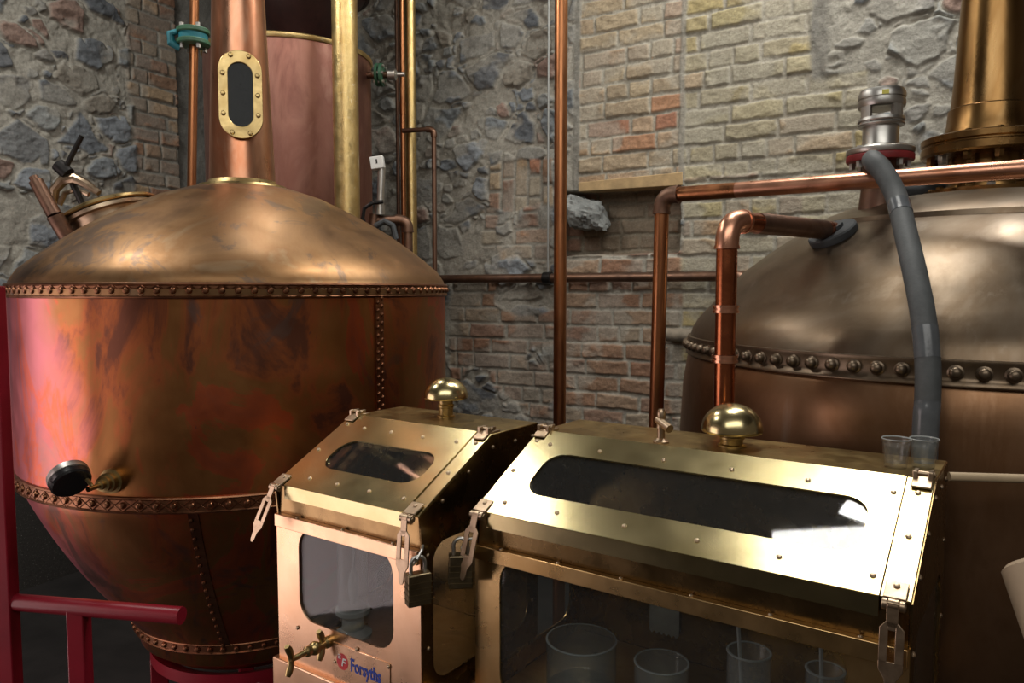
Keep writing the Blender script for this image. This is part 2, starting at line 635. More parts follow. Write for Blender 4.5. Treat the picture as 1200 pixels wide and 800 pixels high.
def bricks(u, v, seed, pal, mortar, ch=.0965, bl=.27, wob=1.0, smear=.12, vert=False):
    if vert:
        u, v = v, u
    vv = v + wob * .014 * (fbm(u * 2.3, v * 2.3, 2, seed) - .5) + wob * .008 * (fbm(u * 14, v * 14, 2, seed + 1) - .5)
    row = np.floor(vv / ch).astype(int)
    fy = vv / ch - row
    uu = u + (row & 1) * bl * .5 + (TAB[row & 255, 5 + seed] - .5) * .16 + wob * .008 * (fbm(u * 14 + 7, v * 14, 2, seed + 2) - .5)
    k = np.floor(uu / bl).astype(int)
    fx = uu / bl - k
    half = (hsh(k, row, seed + 3) < .22)
    k2 = k * 2 + np.where(half, (fx > .5), 0)
    fxx = np.where(half, (fx * 2) % 1.0, fx)
    ln = np.where(half, bl / 2, bl)
    r = hsh(k2, row, seed + 6)
    r2 = hsh(k2, row, seed + 11)
    ex = np.minimum(fxx, 1 - fxx) * ln
    ey = np.minimum(fy, 1 - fy) * ch
    e = np.minimum(ex, ey) + .004 * (fbm(u * 40, v * 40, 2, seed + 8) - .5) + .012 * (fbm(u * 11, v * 11, 3, seed + 9) - .5)
    m = sst(.006, .013, e)
    col = pick(pal, r) * (.84 + .3 * fbm(u * 24, v * 24, 3, seed + 5))[..., None]
    h = m * (.013 + .016 * (r2 - .5) + .014 * (fbm(u * 22, v * 30, 4, seed + 4) - .5)) + (1 - m) * .012 * (fbm(u * 45, v * 45, 3, seed + 7) - .5)
    sm = sst(.60 - smear, .72 - smear, fbm(u * 5.1, v * 7, 4, seed + 23))
    f = m * (1 - .6 * sm)
    h = h * (1 - .35 * sm)
    mo = np.array(mortar) * (.8 + .4 * fbm(u * 20, v * 20, 3, seed + 14))[..., None]
    return h, mo * (1 - f[..., None]) + col * f[..., None]


TAN = [(0.391, 0.285, 0.179), (0.412, 0.299, 0.199), (0.372, 0.259, 0.159), (0.418, 0.337, 0.225), (0.400, 0.219, 0.125), (0.366, 0.291, 0.198), (0.388, 0.301, 0.201), (0.370, 0.182, 0.113)]
YEL = [(0.398, 0.341, 0.191), (0.367, 0.305, 0.168), (0.415, 0.365, 0.240), (0.380, 0.311, 0.155), (0.362, 0.319, 0.219), (0.398, 0.311, 0.211), (0.423, 0.379, 0.273), (0.372, 0.334, 0.234)]
RED = [(0.265, 0.163, 0.103), (0.297, 0.177, 0.111), (0.256, 0.142, 0.088), (0.315, 0.219, 0.147), (0.284, 0.182, 0.128), (0.232, 0.142, 0.100), (0.300, 0.240, 0.174)]
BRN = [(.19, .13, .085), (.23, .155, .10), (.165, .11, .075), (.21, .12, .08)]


def right_wall(u, v):
    wob = .03 * (fbm(u * 6, v * 6, 3, 2) - .5)
    h, c = rubble(u, v, 3, .09, .04, .6)
    c = c * 1.12

    def lay(mask, hc, deep=0.0):
        nonlocal h, c
        m = np.clip(mask, 0, 1)
        h = h * (1 - m) + (hc[0] + deep) * m
        c = c * (1 - m[..., None]) + hc[1] * m[..., None]

    def zone(u0, u1, v0, v1, soft=.012, wv=1.0):
        x, y = u + wob * wv, v + wob * wv
        return sst(u0 - soft, u0 + soft, x) * sst(u1 + soft, u1 - soft, x) * sst(v0 - soft, v0 + soft, y) * sst(v1 + soft, v1 - soft, y)
    # mixed brick and stone below the old opening
    patch = sst(.47, .53, fbm(u * 2.2 + 5, v * 3.0, 3, 4))
    lay(zone(-1.15, -.33, 0, 1.80, .02) * patch, bricks(u, v, 31, RED, (.28, .265, .225), smear=.22))
    lay(zone(-.86, -.40, 2.24, 2.52, .012, 2.5), bricks(u, v, 41, RED + TAN, (.28, .265, .225), .095, .25, smear=.24, vert=True))
    lay(zone(-.92, -.40, 1.93, 2.24, .02, 3) * sst(.40, .5, fbm(u * 3, v * 3, 3, 9)), bricks(u, v, 47, TAN + RED, (.29, .275, .235), smear=.3))
    # red brickwork below, tan above, yellow to the right
    lay(zone(-.34, .42, 0, 1.97, .012, 1.5), bricks(u, v, 53, RED, (.35, .33, .28), smear=.13))
    lay(zone(.40, 3, 0, 2.36, .012, 1.0), bricks(u, v, 59, YEL + TAN[:3] + RED[3:5], (.35, .33, .275), smear=.2))
    lay(zone(-.226, .40, 2.315, 9, .006, .2), bricks(u, v, 61, TAN, (.37, .345, .285), smear=.12))
    lay(zone(.392, 1.03, 2.34, 9, .008, .5), bricks(u, v, 67, YEL, (.36, .335, .275), smear=.18))
    lay(zone(1.0, 1.285, 1.9, 2.775, .008, .6), bricks(u, v, 67, YEL, (.36, .335, .275), smear=.18))
    # rendered joint between the two brick fields, and the ragged edge at the far one
    j = zone(.372, .404, 2.3, 9, .006, .8)
    lay(j * .85, (.012 + .006 * fbm(u * 30, v * 30, 3, 5), np.array((.29, .275, .235)) * (.8 + .4 * fbm(u * 25, v * 25, 3, 6))[..., None]))
    lay(zone(1.02, 1.10, 2.75, 9, .02, 1.5) * .9, (-.01 + .03 * fbm(u * 20, v * 9, 3, 15), np.array((.20, .19, .165)) * (.7 + .5 * fbm(u * 25, v * 25, 3, 6))[..., None]))
    lay(zone(-.262, -.222, 2.3, 9, .008, .8) * .85, (.004 + .012 * fbm(u * 30, v * 30, 3, 5), np.array((.235, .225, .195)) * (.8 + .4 * fbm(u * 25, v * 25, 3, 6))[..., None]))
    # the bricked-up recess under the timber
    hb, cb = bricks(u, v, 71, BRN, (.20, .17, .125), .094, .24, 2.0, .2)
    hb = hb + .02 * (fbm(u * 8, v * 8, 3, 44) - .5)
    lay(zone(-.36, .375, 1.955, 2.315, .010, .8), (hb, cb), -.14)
    return h, c


def left_wall(u, v):
    wob = .05 * (fbm(u * 5, v * 5, 3, 2) - .5)
    h, c = rubble(u, v, 23, -.07, .07, .55)
    c = c * 1.08

    def lay(mask, hc):
        nonlocal h, c
        m = np.clip(mask, 0, 1)
        h = h * (1 - m) + hc[0] * m
        c = c * (1 - m[..., None]) + hc[1] * m[..., None]
    m = sst(-1.05, -1.00, u + wob * 1.6) * sst(-.655, -.665, u)
    lay(m, bricks(u, v, 83, RED[:5] + TAN[:3], (.25, .238, .205), .094, .25, smear=.22))
    g = sst(-.668, -.65, u)
    gr = fbm(u * 9, v * 9, 5, 3)
    lay(g, (-.02 + .028 * (gr - .5), np.array((.15, .145, .13)) * (.65 + .7 * gr)[..., None]))
    gv = sst(.012, .004, np.abs(u + .662))
    lay(gv, (-.03 + 0 * u, np.array((.22, .20, .17)) + 0 * c))
    return h, c


def masonry():
    t = NT('masonry')
    a = t.n.new('ShaderNodeAttribute')
    a.attribute_name = 'masonry_colour'
    fine = t.ramp(t.noise(70, 5, .7), [(.25, .70), (.75, 1.28)])
    c = t.mix(1.0, a.outputs['Color'], fine, 'MULTIPLY')
    spk = t.ramp(t.noise(160, 3, .6, 0, None, 3), [(.64, 0.0), (.70, .5)])
    c = t.mix(spk, c, (.40, .39, .35))
    t.bump(t.noise(85, 6, .7), .9, .006)
    return t.set(c, 0.0, .88)


M_wall = masonry()


def wall(name, P, d, nrm, u0, u1, v0, v1, res, fn, flat):
    """relief grid u0..u1 x v0..v1 on the wall through P along d, with plain surrounding strips `flat`"""
    nu, nv = int((u1 - u0) / res), int((v1 - v0) / res)
    U, V = np.meshgrid(np.linspace(u0, u1, nu), np.linspace(v0, v1, nv))
    h, col = fn(U, V)
    P, d, nrm = np.array(P), np.array(d), np.array(nrm)
    xyz = P + U[..., None] * d + V[..., None] * np.array((0, 0, 1.0)) + h[..., None] * nrm
    verts = xyz.reshape(-1, 3)
    idx = np.arange(nu * nv).reshape(nv, nu)
    q = np.stack([idx[:-1, :-1], idx[:-1, 1:], idx[1:, 1:], idx[1:, :-1]], -1).reshape(-1, 4)
    cols = np.concatenate([col.reshape(-1, 3), np.ones((nu * nv, 1))], 1)
    ev, ef = [], []
    for a0, a1, b0, b1 in flat:
        n0 = len(verts) + len(ev)
        ev += [P + d * a + np.array((0, 0, b)) for a, b in ((a0, b0), (a1, b0), (a1, b1), (a0, b1))]
        ef.append((n0, n0 + 1, n0 + 2, n0 + 3))
    if ev:
        verts = np.concatenate([verts, np.array(ev)])
        q = np.concatenate([q, np.array(ef)])
        cols = np.concatenate([cols, np.tile([.035, .032, .028, 1], (len(ev), 1))])  # strips painted near-black: shade low behind the still put into the wall colour
    me = bpy.data.meshes.new(name)
    me.vertices.add(len(verts))
    me.vertices.foreach_set('co', verts.astype(np.float32).ravel())
    me.loops.add(len(q) * 4)
    me.loops.foreach_set('vertex_index', q.astype(np.int32).ravel())
    me.polygons.add(len(q))
    me.polygons.foreach_set('loop_start', np.arange(0, len(q) * 4, 4, dtype=np.int32))
    me.polygons.foreach_set('loop_total', np.full(len(q), 4, np.int32))
    me.update(calc_edges=True)
    me.polygons.foreach_set('use_smooth', [True] * len(q))
    at_ = me.color_attributes.new('masonry_colour', 'FLOAT_COLOR', 'POINT')
    at_.data.foreach_set('color', cols.astype(np.float32).ravel())
    me.materials.append(M_wall)
    o = bpy.data.objects.new(name, me)
    C.objects.link(o)
    o['kind'] = 'structure'
    return o


thw = R(32)
RW_P, RW_D, RW_N = (.582, 4.3, 0), (math.cos(thw), -math.sin(thw), 0), (-math.sin(thw), -math.cos(thw), 0)
tlw = R(28)
LW_P, LW_D, LW_N = (-2.0, 5.92, 0), (math.sin(tlw), math.cos(tlw), 0), (math.cos(tlw), -math.sin(tlw), 0)
HC = 4.7
wall('wall_right', RW_P, RW_D, RW_N, -2.9, 2.45, .7, 4.0, .006, right_wall, [(-3.1, 2.45, 0, .7), (-3.1, 2.45, 4.0, HC), (-3.1, -2.9, .7, 4.0), (2.45, 3.6, 0, HC)])
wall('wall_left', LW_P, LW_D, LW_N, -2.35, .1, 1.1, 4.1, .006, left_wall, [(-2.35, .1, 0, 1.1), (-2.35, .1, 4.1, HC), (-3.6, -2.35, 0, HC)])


def slab(name, lo, hi, m):
    o = MB().box(lo, hi).build(name, m)
    o['kind'] = 'structure'
    return o


slab('floor', (-6, -3, -.1), (6, 7.5, 0), M_floor)
slab('ceiling', (-6, -3, HC), (6, 7.5, HC + .1), M_ceil)


def on_wall(px, py, out, P=RW_P, D=RW_D, N=RW_N):
    """the point `out` metres in front of the wall on the sight line through (px, py)"""
    r = at(px, py, 1.0) - EYE
    n = Vector(N)
    t = ((Vector(P) + n * out - EYE).dot(n)) / r.dot(n)
    return EYE + r * t


# timber over the recess
a, b = on_wall(672, 232, .0), on_wall(802, 214, .0)
D = Vector(RW_D)
Nw = Vector(RW_N)
mb = MB()
z0 = 2.318
Mx = frame(Vector(RW_P) + Nw * .018, -Nw, D)
lo, hi = -.225, .395
mb.prism([(lo, -z0 - .048), (hi, -z0 - .058), (hi, -z0 + .012), (lo, -z0 + .004)], .14, Mx)
o = mb.build('lintel_timber', M_wood, bevel=.004)
tag(o, 'pale timber lintel set in the brick wall over a recess', 'beam')

# broken rock sticking out at the end of the lintel
mb = MB()
c0 = on_wall(686, 250, .0)
mb.lathe([(0, -1)] + [(math.cos(R(a)), math.sin(R(a))) for a in range(-84, 85, 7)] + [(0, 1)], None, 56)
for i, p in enumerate(mb.v):
    q = p.copy()
    k = 1 + .30 * mnoise.noise(q * 1.3 + Vector((3, 1, 7))) + .20 * abs(mnoise.noise(q * 3.1)) + .09 * mnoise.noise(q * 8) + .05 * mnoise.noise(q * 17)
    q = Vector((max(-.9, min(.86, q.x)), q.y, max(-.8, min(.75, q.z)))) * k
    mb.v[i] = c0 + D * (q.x * .135) + Nw * (q.y * .115) + Vector((0, 0, q.z * .098 - q.x * .035))
o = mb.build('protruding_rock', M_rock, angle=25)
tag(o, 'jagged grey rock sticking out of the wall below the lintel', 'rock')


# ------------------------------------------------------------------ pots: the round copper still
def ring_band(mb, r, z, hgt, n, rivet=.008, dia=True, proud=.007):
    """a belt with rolled edges, rivets and a raised lattice of diagonals"""
    mb.lathe([(r, z - hgt / 2), (r + proud, z - hgt / 2 + .002), (r + proud * 1.3, z - hgt / 2 + .006), (r + proud * .7, z - hgt / 2 + .010),
              (r + proud * .7, z + hgt / 2 - .010), (r + proud * 1.3, z + hgt / 2 - .006), (r + proud, z + hgt / 2 - .002), (r, z + hgt / 2)], None, 144)


def lattice(mb, r, z, hgt, n, zoff=0):
    for k in range(n):
        a0, a1 = 2 * PI * k / n, 2 * PI * (k + 1) / n
        for s in (-1, 1):
            pts = []
            for t in (0, .5, 1):
                a = a0 + (a1 - a0) * t
                pts.append((r * math.cos(a), r * math.sin(a), z + s * (t - .5) * (hgt - .014)))
            mb.tube(pts, .0022, 5, False)


def dome_rivets(mb, pts, r, hgt):
    for p, nrm in pts:
        mb.lathe([(r, 0), (r * .92, hgt * .45), (r * .6, hgt * .85), (0, hgt)], frame(p, nrm), 10)


sx, sy = 3.0 * math.sin(R(-19.4)), 3.0 * math.cos(R(-19.4))
SR = .744
Z_TOP, Z_LOW, Z_BOT = 1.748, 1.145, .565
still = thing('pot_still', 'large copper pot still with a rivet belt, dark dial gauge and sight glass', 'still', (sx, sy, .30))
still['_off'] = (sx, sy, 0.0)
still.location.z = 0


def prof_r(z):
    if z >= Z_LOW:
        return SR
    t = (Z_LOW - z) / (Z_LOW - Z_BOT)
    return SR + (.40 - SR) * t + .03 * math.sin(PI * t)


pr = [(0, .43), (.2, .435), (.33, .455), (.39, .50)] + [(prof_r(z), z) for z in np.linspace(Z_BOT, Z_LOW, 12)] + [(SR, z) for z in np.linspace(Z_LOW + .03, Z_TOP, 12)]
MB().lathe(pr, None, 128).build('kettle', M_still, still, angle=50)
dp = [(.744, 0), (.738, .022), (.715, .058), (.66, .105), (.60, .150), (.54, .192), (.46, .240), (.39, .277), (.29, .325), (.19, .358), (.12, .372), (.05, .374), (0, .375)]
MB().lathe([(SR + .006, Z_TOP - .02), (SR + .008, Z_TOP + .004)] + [(r, Z_TOP + .01 + z) for r, z in dp], None, 128).build('dome', M_dome, still, angle=50)
for z, hgt, n, lat, rr in ((Z_TOP, .046, 110, True, SR), (Z_LOW, .050, 96, True, SR), (Z_BOT, .040, 60, False, .405)):
    mb = MB()
    ring_band(mb, rr, z, hgt, n)
    if lat:
        lattice(mb, rr + .005, z, hgt, n)
    dome_rivets(mb, [((math.cos(2 * PI * k / n) * (rr + .004), math.sin(2 * PI * k / n) * (rr + .004), z), (math.cos(2 * PI * k / n), math.sin(2 * PI * k / n), 0)) for k in range(n)], .0105, .010)
    mb.build('rivet_belt', M_band, still)


def seam(angle, zs, rfun, wid, step):
    mb = MB()
    ca = lambda a, r, z: (r * math.cos(a), r * math.sin(a), z)
    pts, fs = [], []
    n = len(zs)
    for z in zs:
        r = rfun(z)
        for da, dr in ((-wid, 0.0005), (-wid, .005), (wid, .005), (wid, .0005)):
            pts.append(ca(angle + da / r, r + dr, z))
    for i in range(n - 1):
        for k in range(3):
            fs.append((i * 4 + k, i * 4 + k + 1, i * 4 + k + 5, i * 4 + k + 4))
    mb.add(pts, fs)
    z = zs[0]
    k = 0
    while z < zs[-1] - .005:
        r = rfun(z) + .004
        for s in ((0,) if wid < .013 else (-.5, .5)):
            a = angle + s * wid / r
            zz = z + (step / 2 if s > 0 else 0)
            dome_rivets(mb, [(ca(a, r, zz), (math.cos(a), math.sin(a), .0))], .0068, .007)
        z += step
    return mb


def az_of(px, Rr):
    """bearing about the still of the surface point seen at pixel column px"""
    th = math.atan((px - 600) / FPX)
    psi = math.asin(max(-1, min(1, 3.0 * math.sin(th - R(-19.4)) / Rr)))
    a = th - psi  # direction of view at that point, turned by the surface
    nx, ny = -math.sin(th - psi), -math.cos(th - psi)
    return math.atan2(ny, nx) if False else math.atan2(-math.cos(th - psi), -math.sin(th - psi))


def bearing(px, Rr, D0=3.0, th0=R(-19.4)):
    th = math.atan((px - 600) / FPX)
    dirv = Vector((math.sin(th), math.cos(th)))
    cen = Vector((D0 * math.sin(th0), D0 * math.cos(th0)))
    b = dirv.dot(cen)
    t = b - math.sqrt(max(0, b * b - cen.length_squared + Rr * Rr))
    p = dirv * t - cen
    return math.atan2(p.y, p.x)


seam(bearing(444, SR), np.linspace(Z_LOW + .02, Z_TOP - .02, 20), lambda z: SR, .016, .026).build('seam_strip', M_band, still)
seam(bearing(218, SR), np.linspace(Z_BOT + .02, Z_LOW - .02, 16), prof_r, .014, .032).build('seam_strip', M_band, still)

# the neck with its oval sight glass
NZ = Z_TOP + .37
mb = MB()
mb.lathe([(.119, NZ), (.117, NZ + .02), (.1, NZ + .45), (.083, NZ + .95), (.075, NZ + 1.6), (.07, NZ + 2.1)], None, 64)
mb.build('neck', M_neck, still)
MB().lathe([(.12, NZ - .01), (.155, NZ - .012), (.16, NZ), (.155, NZ + .012), (.13, NZ + .016), (.119, NZ + .03), (.117, NZ + .03)], None, 64).build('neck_collar', M_brass_old, still)
vn = Vector((-sx + .0, -sy, 0)).normalized()
zc = NZ + .318
fw = frame(Vector((0, 0, zc)) + vn * .107, vn + Vector((0, 0, .05)), Vector((0, 0, 1)).cross(vn))
hw, hh = .074, .155
outer = rrect(-hw, -hh, hw, hh, .0735, 12)
inner = rrect(-.041, -.112, .041, .112, .0405, 12)
sg = MB()
sg.ring_plate(outer, inner, .014, fw)
sg.ring_plate(rrect(-hw + .004, -hh + .004, hw - .004, hh - .004, .0695, 12), inner, -.055, fw)
so = sg.build('sight_glass_frame', M_brass_old, still, bevel=.002)
MB().prism(inner, .002, fw @ Matrix.Translation((0, 0, .007))).build('sight_glass', M_sight, so)
bk = MB().prism(inner, .003, fw @ Matrix.Translation((0, 0, .001))).build('dark_backing', M_black, so)
for bx, by in ((-.03, .135), (.03, .135), (-.058, .07), (.058, .07), (-.058, 0), (.058, 0), (-.058, -.07), (.058, -.07), (-.03, -.135), (.03, -.135)):
    m2 = MB()
    m2.lathe([(.0085, 0), (.0085, .004), (.006, .007), (0, .008)], fw @ Matrix.Translation((bx, by, .014)), 8)
    m2.build('bolt', M_brass_old, so)

# manhole with its cover, hinge post and clamp on the far side of the dome
mh = at(132, 262, 3.0) - Vector((sx, sy, 0))
mn = Vector((-.42, .05, 1)).normalized()
fm = frame(mh, mn, (1, 0, 0))
MB().lathe([(.17, -.12), (.165, .0), (.172, .012), (.185, .016), (.185, .03), (.15, .03), (.15, 0)], fm, 48).build('manhole_neck', M_hasp, still)
mc = MB().lathe([(.192, .032), (.197, .036), (.195, .046), (.17, .058), (.10, .070), (0, .075)], fm, 48).build('manhole_cover', M_brass_old, still)
mb = MB()
p0, p1, p2 = at(82, 238, 2.82), at(66, 275, 2.80), at(44, 214, 2.80)
o_ = Vector((sx, sy, 0))
mb.tube([at(88, 292, 2.84) - o_, at(64, 252, 2.80) - o_], [.03, .03], 14)
mb.tube([at(64, 252, 2.80) - o_, at(42, 212, 2.80) - o_], [.026, .024], 14)
mb.tube([at(43, 214, 2.80) - o_, at(39, 207, 2.80) - o_], [.016, .016], 12)
mb.build('hinge_post', M_pipe_dark, still)
mb = MB()
arc = [at(x, y, 2.9) - o_ for x, y in ((62, 238), (64, 222), (74, 211), (88, 209), (102, 216), (116, 226))]
mb.tube(arc, [.016, .018, .02, .02, .017, .012], 10)
arc = [at(x, y, 2.95) - o_ for x, y in ((70, 240), (76, 226), (90, 222), (104, 228))]
mb.tube(arc, .010, 8)
mb.build('clamp_yoke', M_hasp, still)
mb = MB()
mb.tube([at(68, 193, 2.9) - o_, at(80, 204, 2.9) - o_], .026, 14)
mb.tube([at(75, 200, 2.9) - o_, at(96, 159, 2.9) - o_], [.010, .009], 10)
mb.tube([at(80, 204, 2.92) - o_, at(96, 238, 2.95) - o_], .012, 10)
mb.build('clamp_screw', M_dark, still)

# the dial gauge screwed into the shell
ga = bearing(126, SR)
gn = Vector((math.cos(ga), math.sin(ga), 0))
gp = at(126, 549, 2.3) - o_
gz = gp.z
gp = gn * SR
gp.z = 1.215
gauge = MB()
gauge.lathe([(.036, -.004), (.036, .012), (.028, .014), (.028, .030), (.022, .032), (.022, .044), (.014, .046), (.014, .058), (.007, .060), (.007, .10)], frame(gp, gn), 12)
g_o = gauge.build('thermometer_fitting', M_brass_old, still)
gd = at(82, 562, 2.02) - o_
st = gp + gn * .08
fn = (Vector((.62, -.55, -.56))).normalized()
fd = frame(gd, fn, (1, .3, 0))
rim_p = gd + fn * .012 + (st - gd - fn * (st - gd).dot(fn)).normalized() * .036
MB().tube([st, lerp(st, rim_p, .6), rim_p], .0055, 10).build('gauge_stem', M_brass_old, g_o)
MB().lathe([(0, -.026), (.044, -.026), (.052, -.022), (.053, -.014), (.053, -.004), (.050, -.002)], fd, 40).build('gauge_bezel', M_steel, g_o, 'polished steel bezel')
MB().lathe([(.051, -.003), (.051, .012), (.047, .017), (.02, .019), (0, .019)], fd, 40).build('gauge_back', M_black, g_o, 'black gauge back')

# red steel stand beneath
stand = thing('still_stand', 'red steel stand carrying the large copper pot still', 'stand', (sx, sy, 0))
MB().lathe([(.30, .41), (.36, .41), (.36, .452), (.30, .43)], None, 64).build('ring', M_red, stand)
for k in range(4):
    a = R(25 + 90 * k)
    MB().box((.30, -.03, 0), (.36, .03, .415), Matrix.Rotation(a, 4, 'Z')).build('leg', M_red, stand, bevel=.004)

# red railing in front of it
rail = thing('railing', 'red painted tube railing in front of the large copper still', 'railing', at(8, 800, 1.98) * 1.0)
rail.location.z = 0
rail['_off'] = tuple(rail.location)
pA = at(-9, 345, 1.98)
MB().box((pA.x - .022, pA.y - .022, 0), (pA.x + .022, pA.y + .022, 1.76)).build('post', M_red, rail, world=True, bevel=.003)
r0, r1 = at(-60, 699, 2.02), at(213, 721, 1.90)
r1.z = r0.z
MB().tube([r0, r1], .0225, 20).build('top_rail', M_red, rail, world=True)
pB = at(92, 712, 1.955)
MB().box((pB.x - .022, pB.y - .022, 0), (pB.x + .022, pB.y + .022, r0.z)).build('post', M_red, rail, world=True, bevel=.003)


# ------------------------------------------------------------------ the second still
D2, A2 = 2.7, R(31.8)
tx, ty = D2 * math.sin(A2), D2 * math.cos(A2)
ZB = 1.576
R2 = .858
st2 = thing('pot_still', 'dark brown copper pot still with domed bolts behind the large spirit safe', 'still', (tx, ty, 0))
T_ = Vector((tx, ty, 0))
MB().lathe([(0, .36), (.5, .38), (.70, .46), (.82, .62), (.875, .85), (.888, 1.1), (.886, 1.3), (.878, 1.45), (.866, 1.53), (R2, 1.545)], None, 144).build('kettle', M_pat_warm, st2, angle=50)
d2 = [(R2, 0), (.850, .03), (.828, .066), (.790, .107), (.742, .158), (.692, .210), (.62, .265), (.545, .316), (.48, .346), (.404, .378), (.30, .402), (.2, .416), (.1, .42), (0, .42)]
MB().lathe([(R2 + .003, ZB + .01)] + [(r, ZB + .02 + z) for r, z in d2], None, 144).build('dome', M_pat, st2, angle=50)
MB().lathe([(R2 - .02, ZB - .034), (R2 + .006, ZB - .033), (R2 + .013, ZB - .029), (R2 + .013, ZB - .024), (R2 + .007, ZB - .019), (R2 + .005, ZB - .010), (R2 + .005, ZB + .016), (R2 + .007, ZB + .021), (R2 + .006, ZB + .026), (R2 - .02, ZB + .030)], None, 160).build('flange_belt', M_pat, st2, angle=60)
proto = MB()
proto.lathe([(.0165, 0), (.0165, .003), (.0125, .005), (.0125, .014), (.010, .018), (.005, .0205), (0, .021)], None, 14)
bo = None
NB = 106
for k in range(NB):
    a = 2 * PI * (k + .35) / NB
    dirv = Vector((math.cos(a), math.sin(a), 0))
    if dirv.dot(-T_.normalized()) < -.15:
        continue
    if bo is None:
        bo = proto.build('bolt', M_pat, st2)
        ob = bo
    else:
        ob = bo.copy()
        C.objects.link(ob)
    ob.matrix_local = frame(dirv * (R2 + .004) + Vector((0, 0, ZB)), dirv, (0, 0, 1))
# upper cap plate, neck flange, neck
ZC = ZB + .425
MB().lathe([(.485, ZC - .080), (.492, ZC - .070), (.488, ZC - .050), (.47, ZC - .038), (.40, ZC - .008), (.30, ZC + .018), (.2, ZC + .030), (0, ZC + .036)], None, 96).build('cap_plate', M_pat, st2)
FZ = at(1150, 168, ty).z
nk = MB()
nk.lathe([(.165, ZC + .018), (.167, ZC + .044), (.115, ZC + .046), (.112, ZC + .058), (.104, ZC + .060), (.103, FZ - .03)], None, 64)
nk.build('neck_base', M_neckdark, st2)
fl = MB()
fl.lathe([(.10, FZ - .042), (.172, FZ - .040), (.178, FZ - .034), (.178, FZ - .014), (.172, FZ - .010), (.172, FZ - .006), (.178, FZ - .002), (.178, FZ + .014), (.170, FZ + .018), (.115, FZ + .022), (.10, FZ + .022)], None, 72)
fl_o = fl.build('neck_flange', M_neckdark, st2)
for k in range(12):
    a = 2 * PI * (k + .3) / 12
    MB().lathe([(0, -.064), (.010, -.064), (.013, -.058), (.013, -.044), (.013, .016), (.009, .024), (0, .026)], Matrix.Translation((.150 * math.cos(a), .150 * math.sin(a), FZ)), 6).build('flange_bolt', M_steel if k % 3 == 0 else M_neckdark, fl_o)
for k in range(12):
    a = 2 * PI * (k + .1) / 12
    MB().lathe([(.012, 0), (.012, .010), (.006, .014), (0, .015)], Matrix.Translation((.143 * math.cos(a), .143 * math.sin(a), ZC + .043)), 6).build('base_bolt', M_steel if k % 4 == 0 else M_neckdark, st2)
MB().lathe([(.120, FZ + .018), (.120, FZ + .030), (.112, FZ + .05), (.108, FZ + .10), (.102, FZ + .104), (.101, FZ + .11), (.095, FZ + .2), (.080, FZ + .50), (.070, FZ + .9), (.06, FZ + 1.6), (.055, FZ + 2.1)], None, 64).build('neck', M_neckdark, st2)

# stainless relief valve on its standpipe
vy = 2.2
vb = at(1022, 268, vy + .02)
vt = at(1031, 190, vy)
val = thing('relief_valve', 'stainless steel relief valve with a red gasket on the brown still', 'valve', (vt.x, vt.y, vb.z - .06))
mb = MB()
z1 = vt.z
mb.tube([(vt.x - .02, vt.y, vb.z - .06), (vt.x - .006, vt.y, vb.z + .03), (vt.x, vt.y, z1 - .06), (vt.x, vt.y, z1)], [.055, .05, .046, .046], 28)
mb.build('standpipe', M_pipe_dark, val, world=True)
VT = Matrix.Translation((vt.x, vt.y, 0))
zt = at(1030, 105, vy).z
MB().lathe([(0, z1), (.088, z1), (.090, z1 + .004), (.090, z1 + .016), (.086, z1 + .020), (0, z1 + .020)], VT, 48).build('gasket_flange', M_redseal, val, 'dark red lower flange', world=True)
mb = MB().lathe([(0, z1 + .020), (.088, z1 + .020), (.090, z1 + .024), (.090, z1 + .034), (.086, z1 + .038), (.055, z1 + .040), (.050, z1 + .046), (0, z1 + .046)], VT, 48)
vf = mb.build('upper_flange', M_steel, val, world=True)
for k in range(8):
    a = 2 * PI * (k + .4) / 8
    MB().lathe([(0, z1 - .018), (.009, z1 - .018), (.009, z1 - .002), (.009, z1 + .042), (0, z1 + .044)], VT @ Matrix.Translation((.072 * math.cos(a), .072 * math.sin(a), 0)), 6).build('flange_bolt', M_steel, vf, world=True)
H = zt - z1
MB().lathe([(.050, z1 + .044), (.048, z1 + .05), (.048, z1 + H * .48), (.060, z1 + H * .49), (.062, z1 + H * .51), (.060, z1 + H * .53), (.050, z1 + H * .54), (.050, z1 + H * .60), (0, z1 + H * .6)], VT, 48).build('valve_body', M_steel, val, world=True)
mb = MB()
mb.lathe([(.052, z1 + H * .74), (.061, z1 + H * .75), (.063, z1 + H * .77), (.063, z1 + H * .83), (.059, z1 + H * .84), (.059, z1 + H * .86), (.063, z1 + H * .87), (.063, z1 + H * .93), (.058, z1 + H * .985), (.04, z1 + H * 1.0), (0, z1 + H * 1.0)], VT, 48)
mb.lathe([(.050, z1 + H * .74), (0, z1 + H * .74)], VT, 48)
for k in range(4):
    a0 = R(20 + 90 * k)
    for q in range(4):
        a = a0 + R(7 * q - 10)
        mb.box((.052, -.006, z1 + H * .53), (.061, .006, z1 + H * .78), VT @ Matrix.Rotation(a, 4, 'Z'))
mb.lathe([(.061, z1 + H * .54), (.063, z1 + H * .56), (.061, z1 + H * .60), (.055, z1 + H * .60)], VT, 48)
vc = mb.build('slotted_cap', M_steel, val, world=True)
ca = math.atan2(-ty, -tx) + .25
Mp = VT @ Matrix.Translation((.0632 * math.cos(ca), .0632 * math.sin(ca), z1 + H * .90)) @ Matrix.Rotation(ca, 4, 'Z')
MB().box((-.001, -.009, -.006), (.001, .009, .006), Mp).build('yellow_tag', plain('yellow_sticker', (.65, .60, .10), .5, 0, .05), vc, world=True)


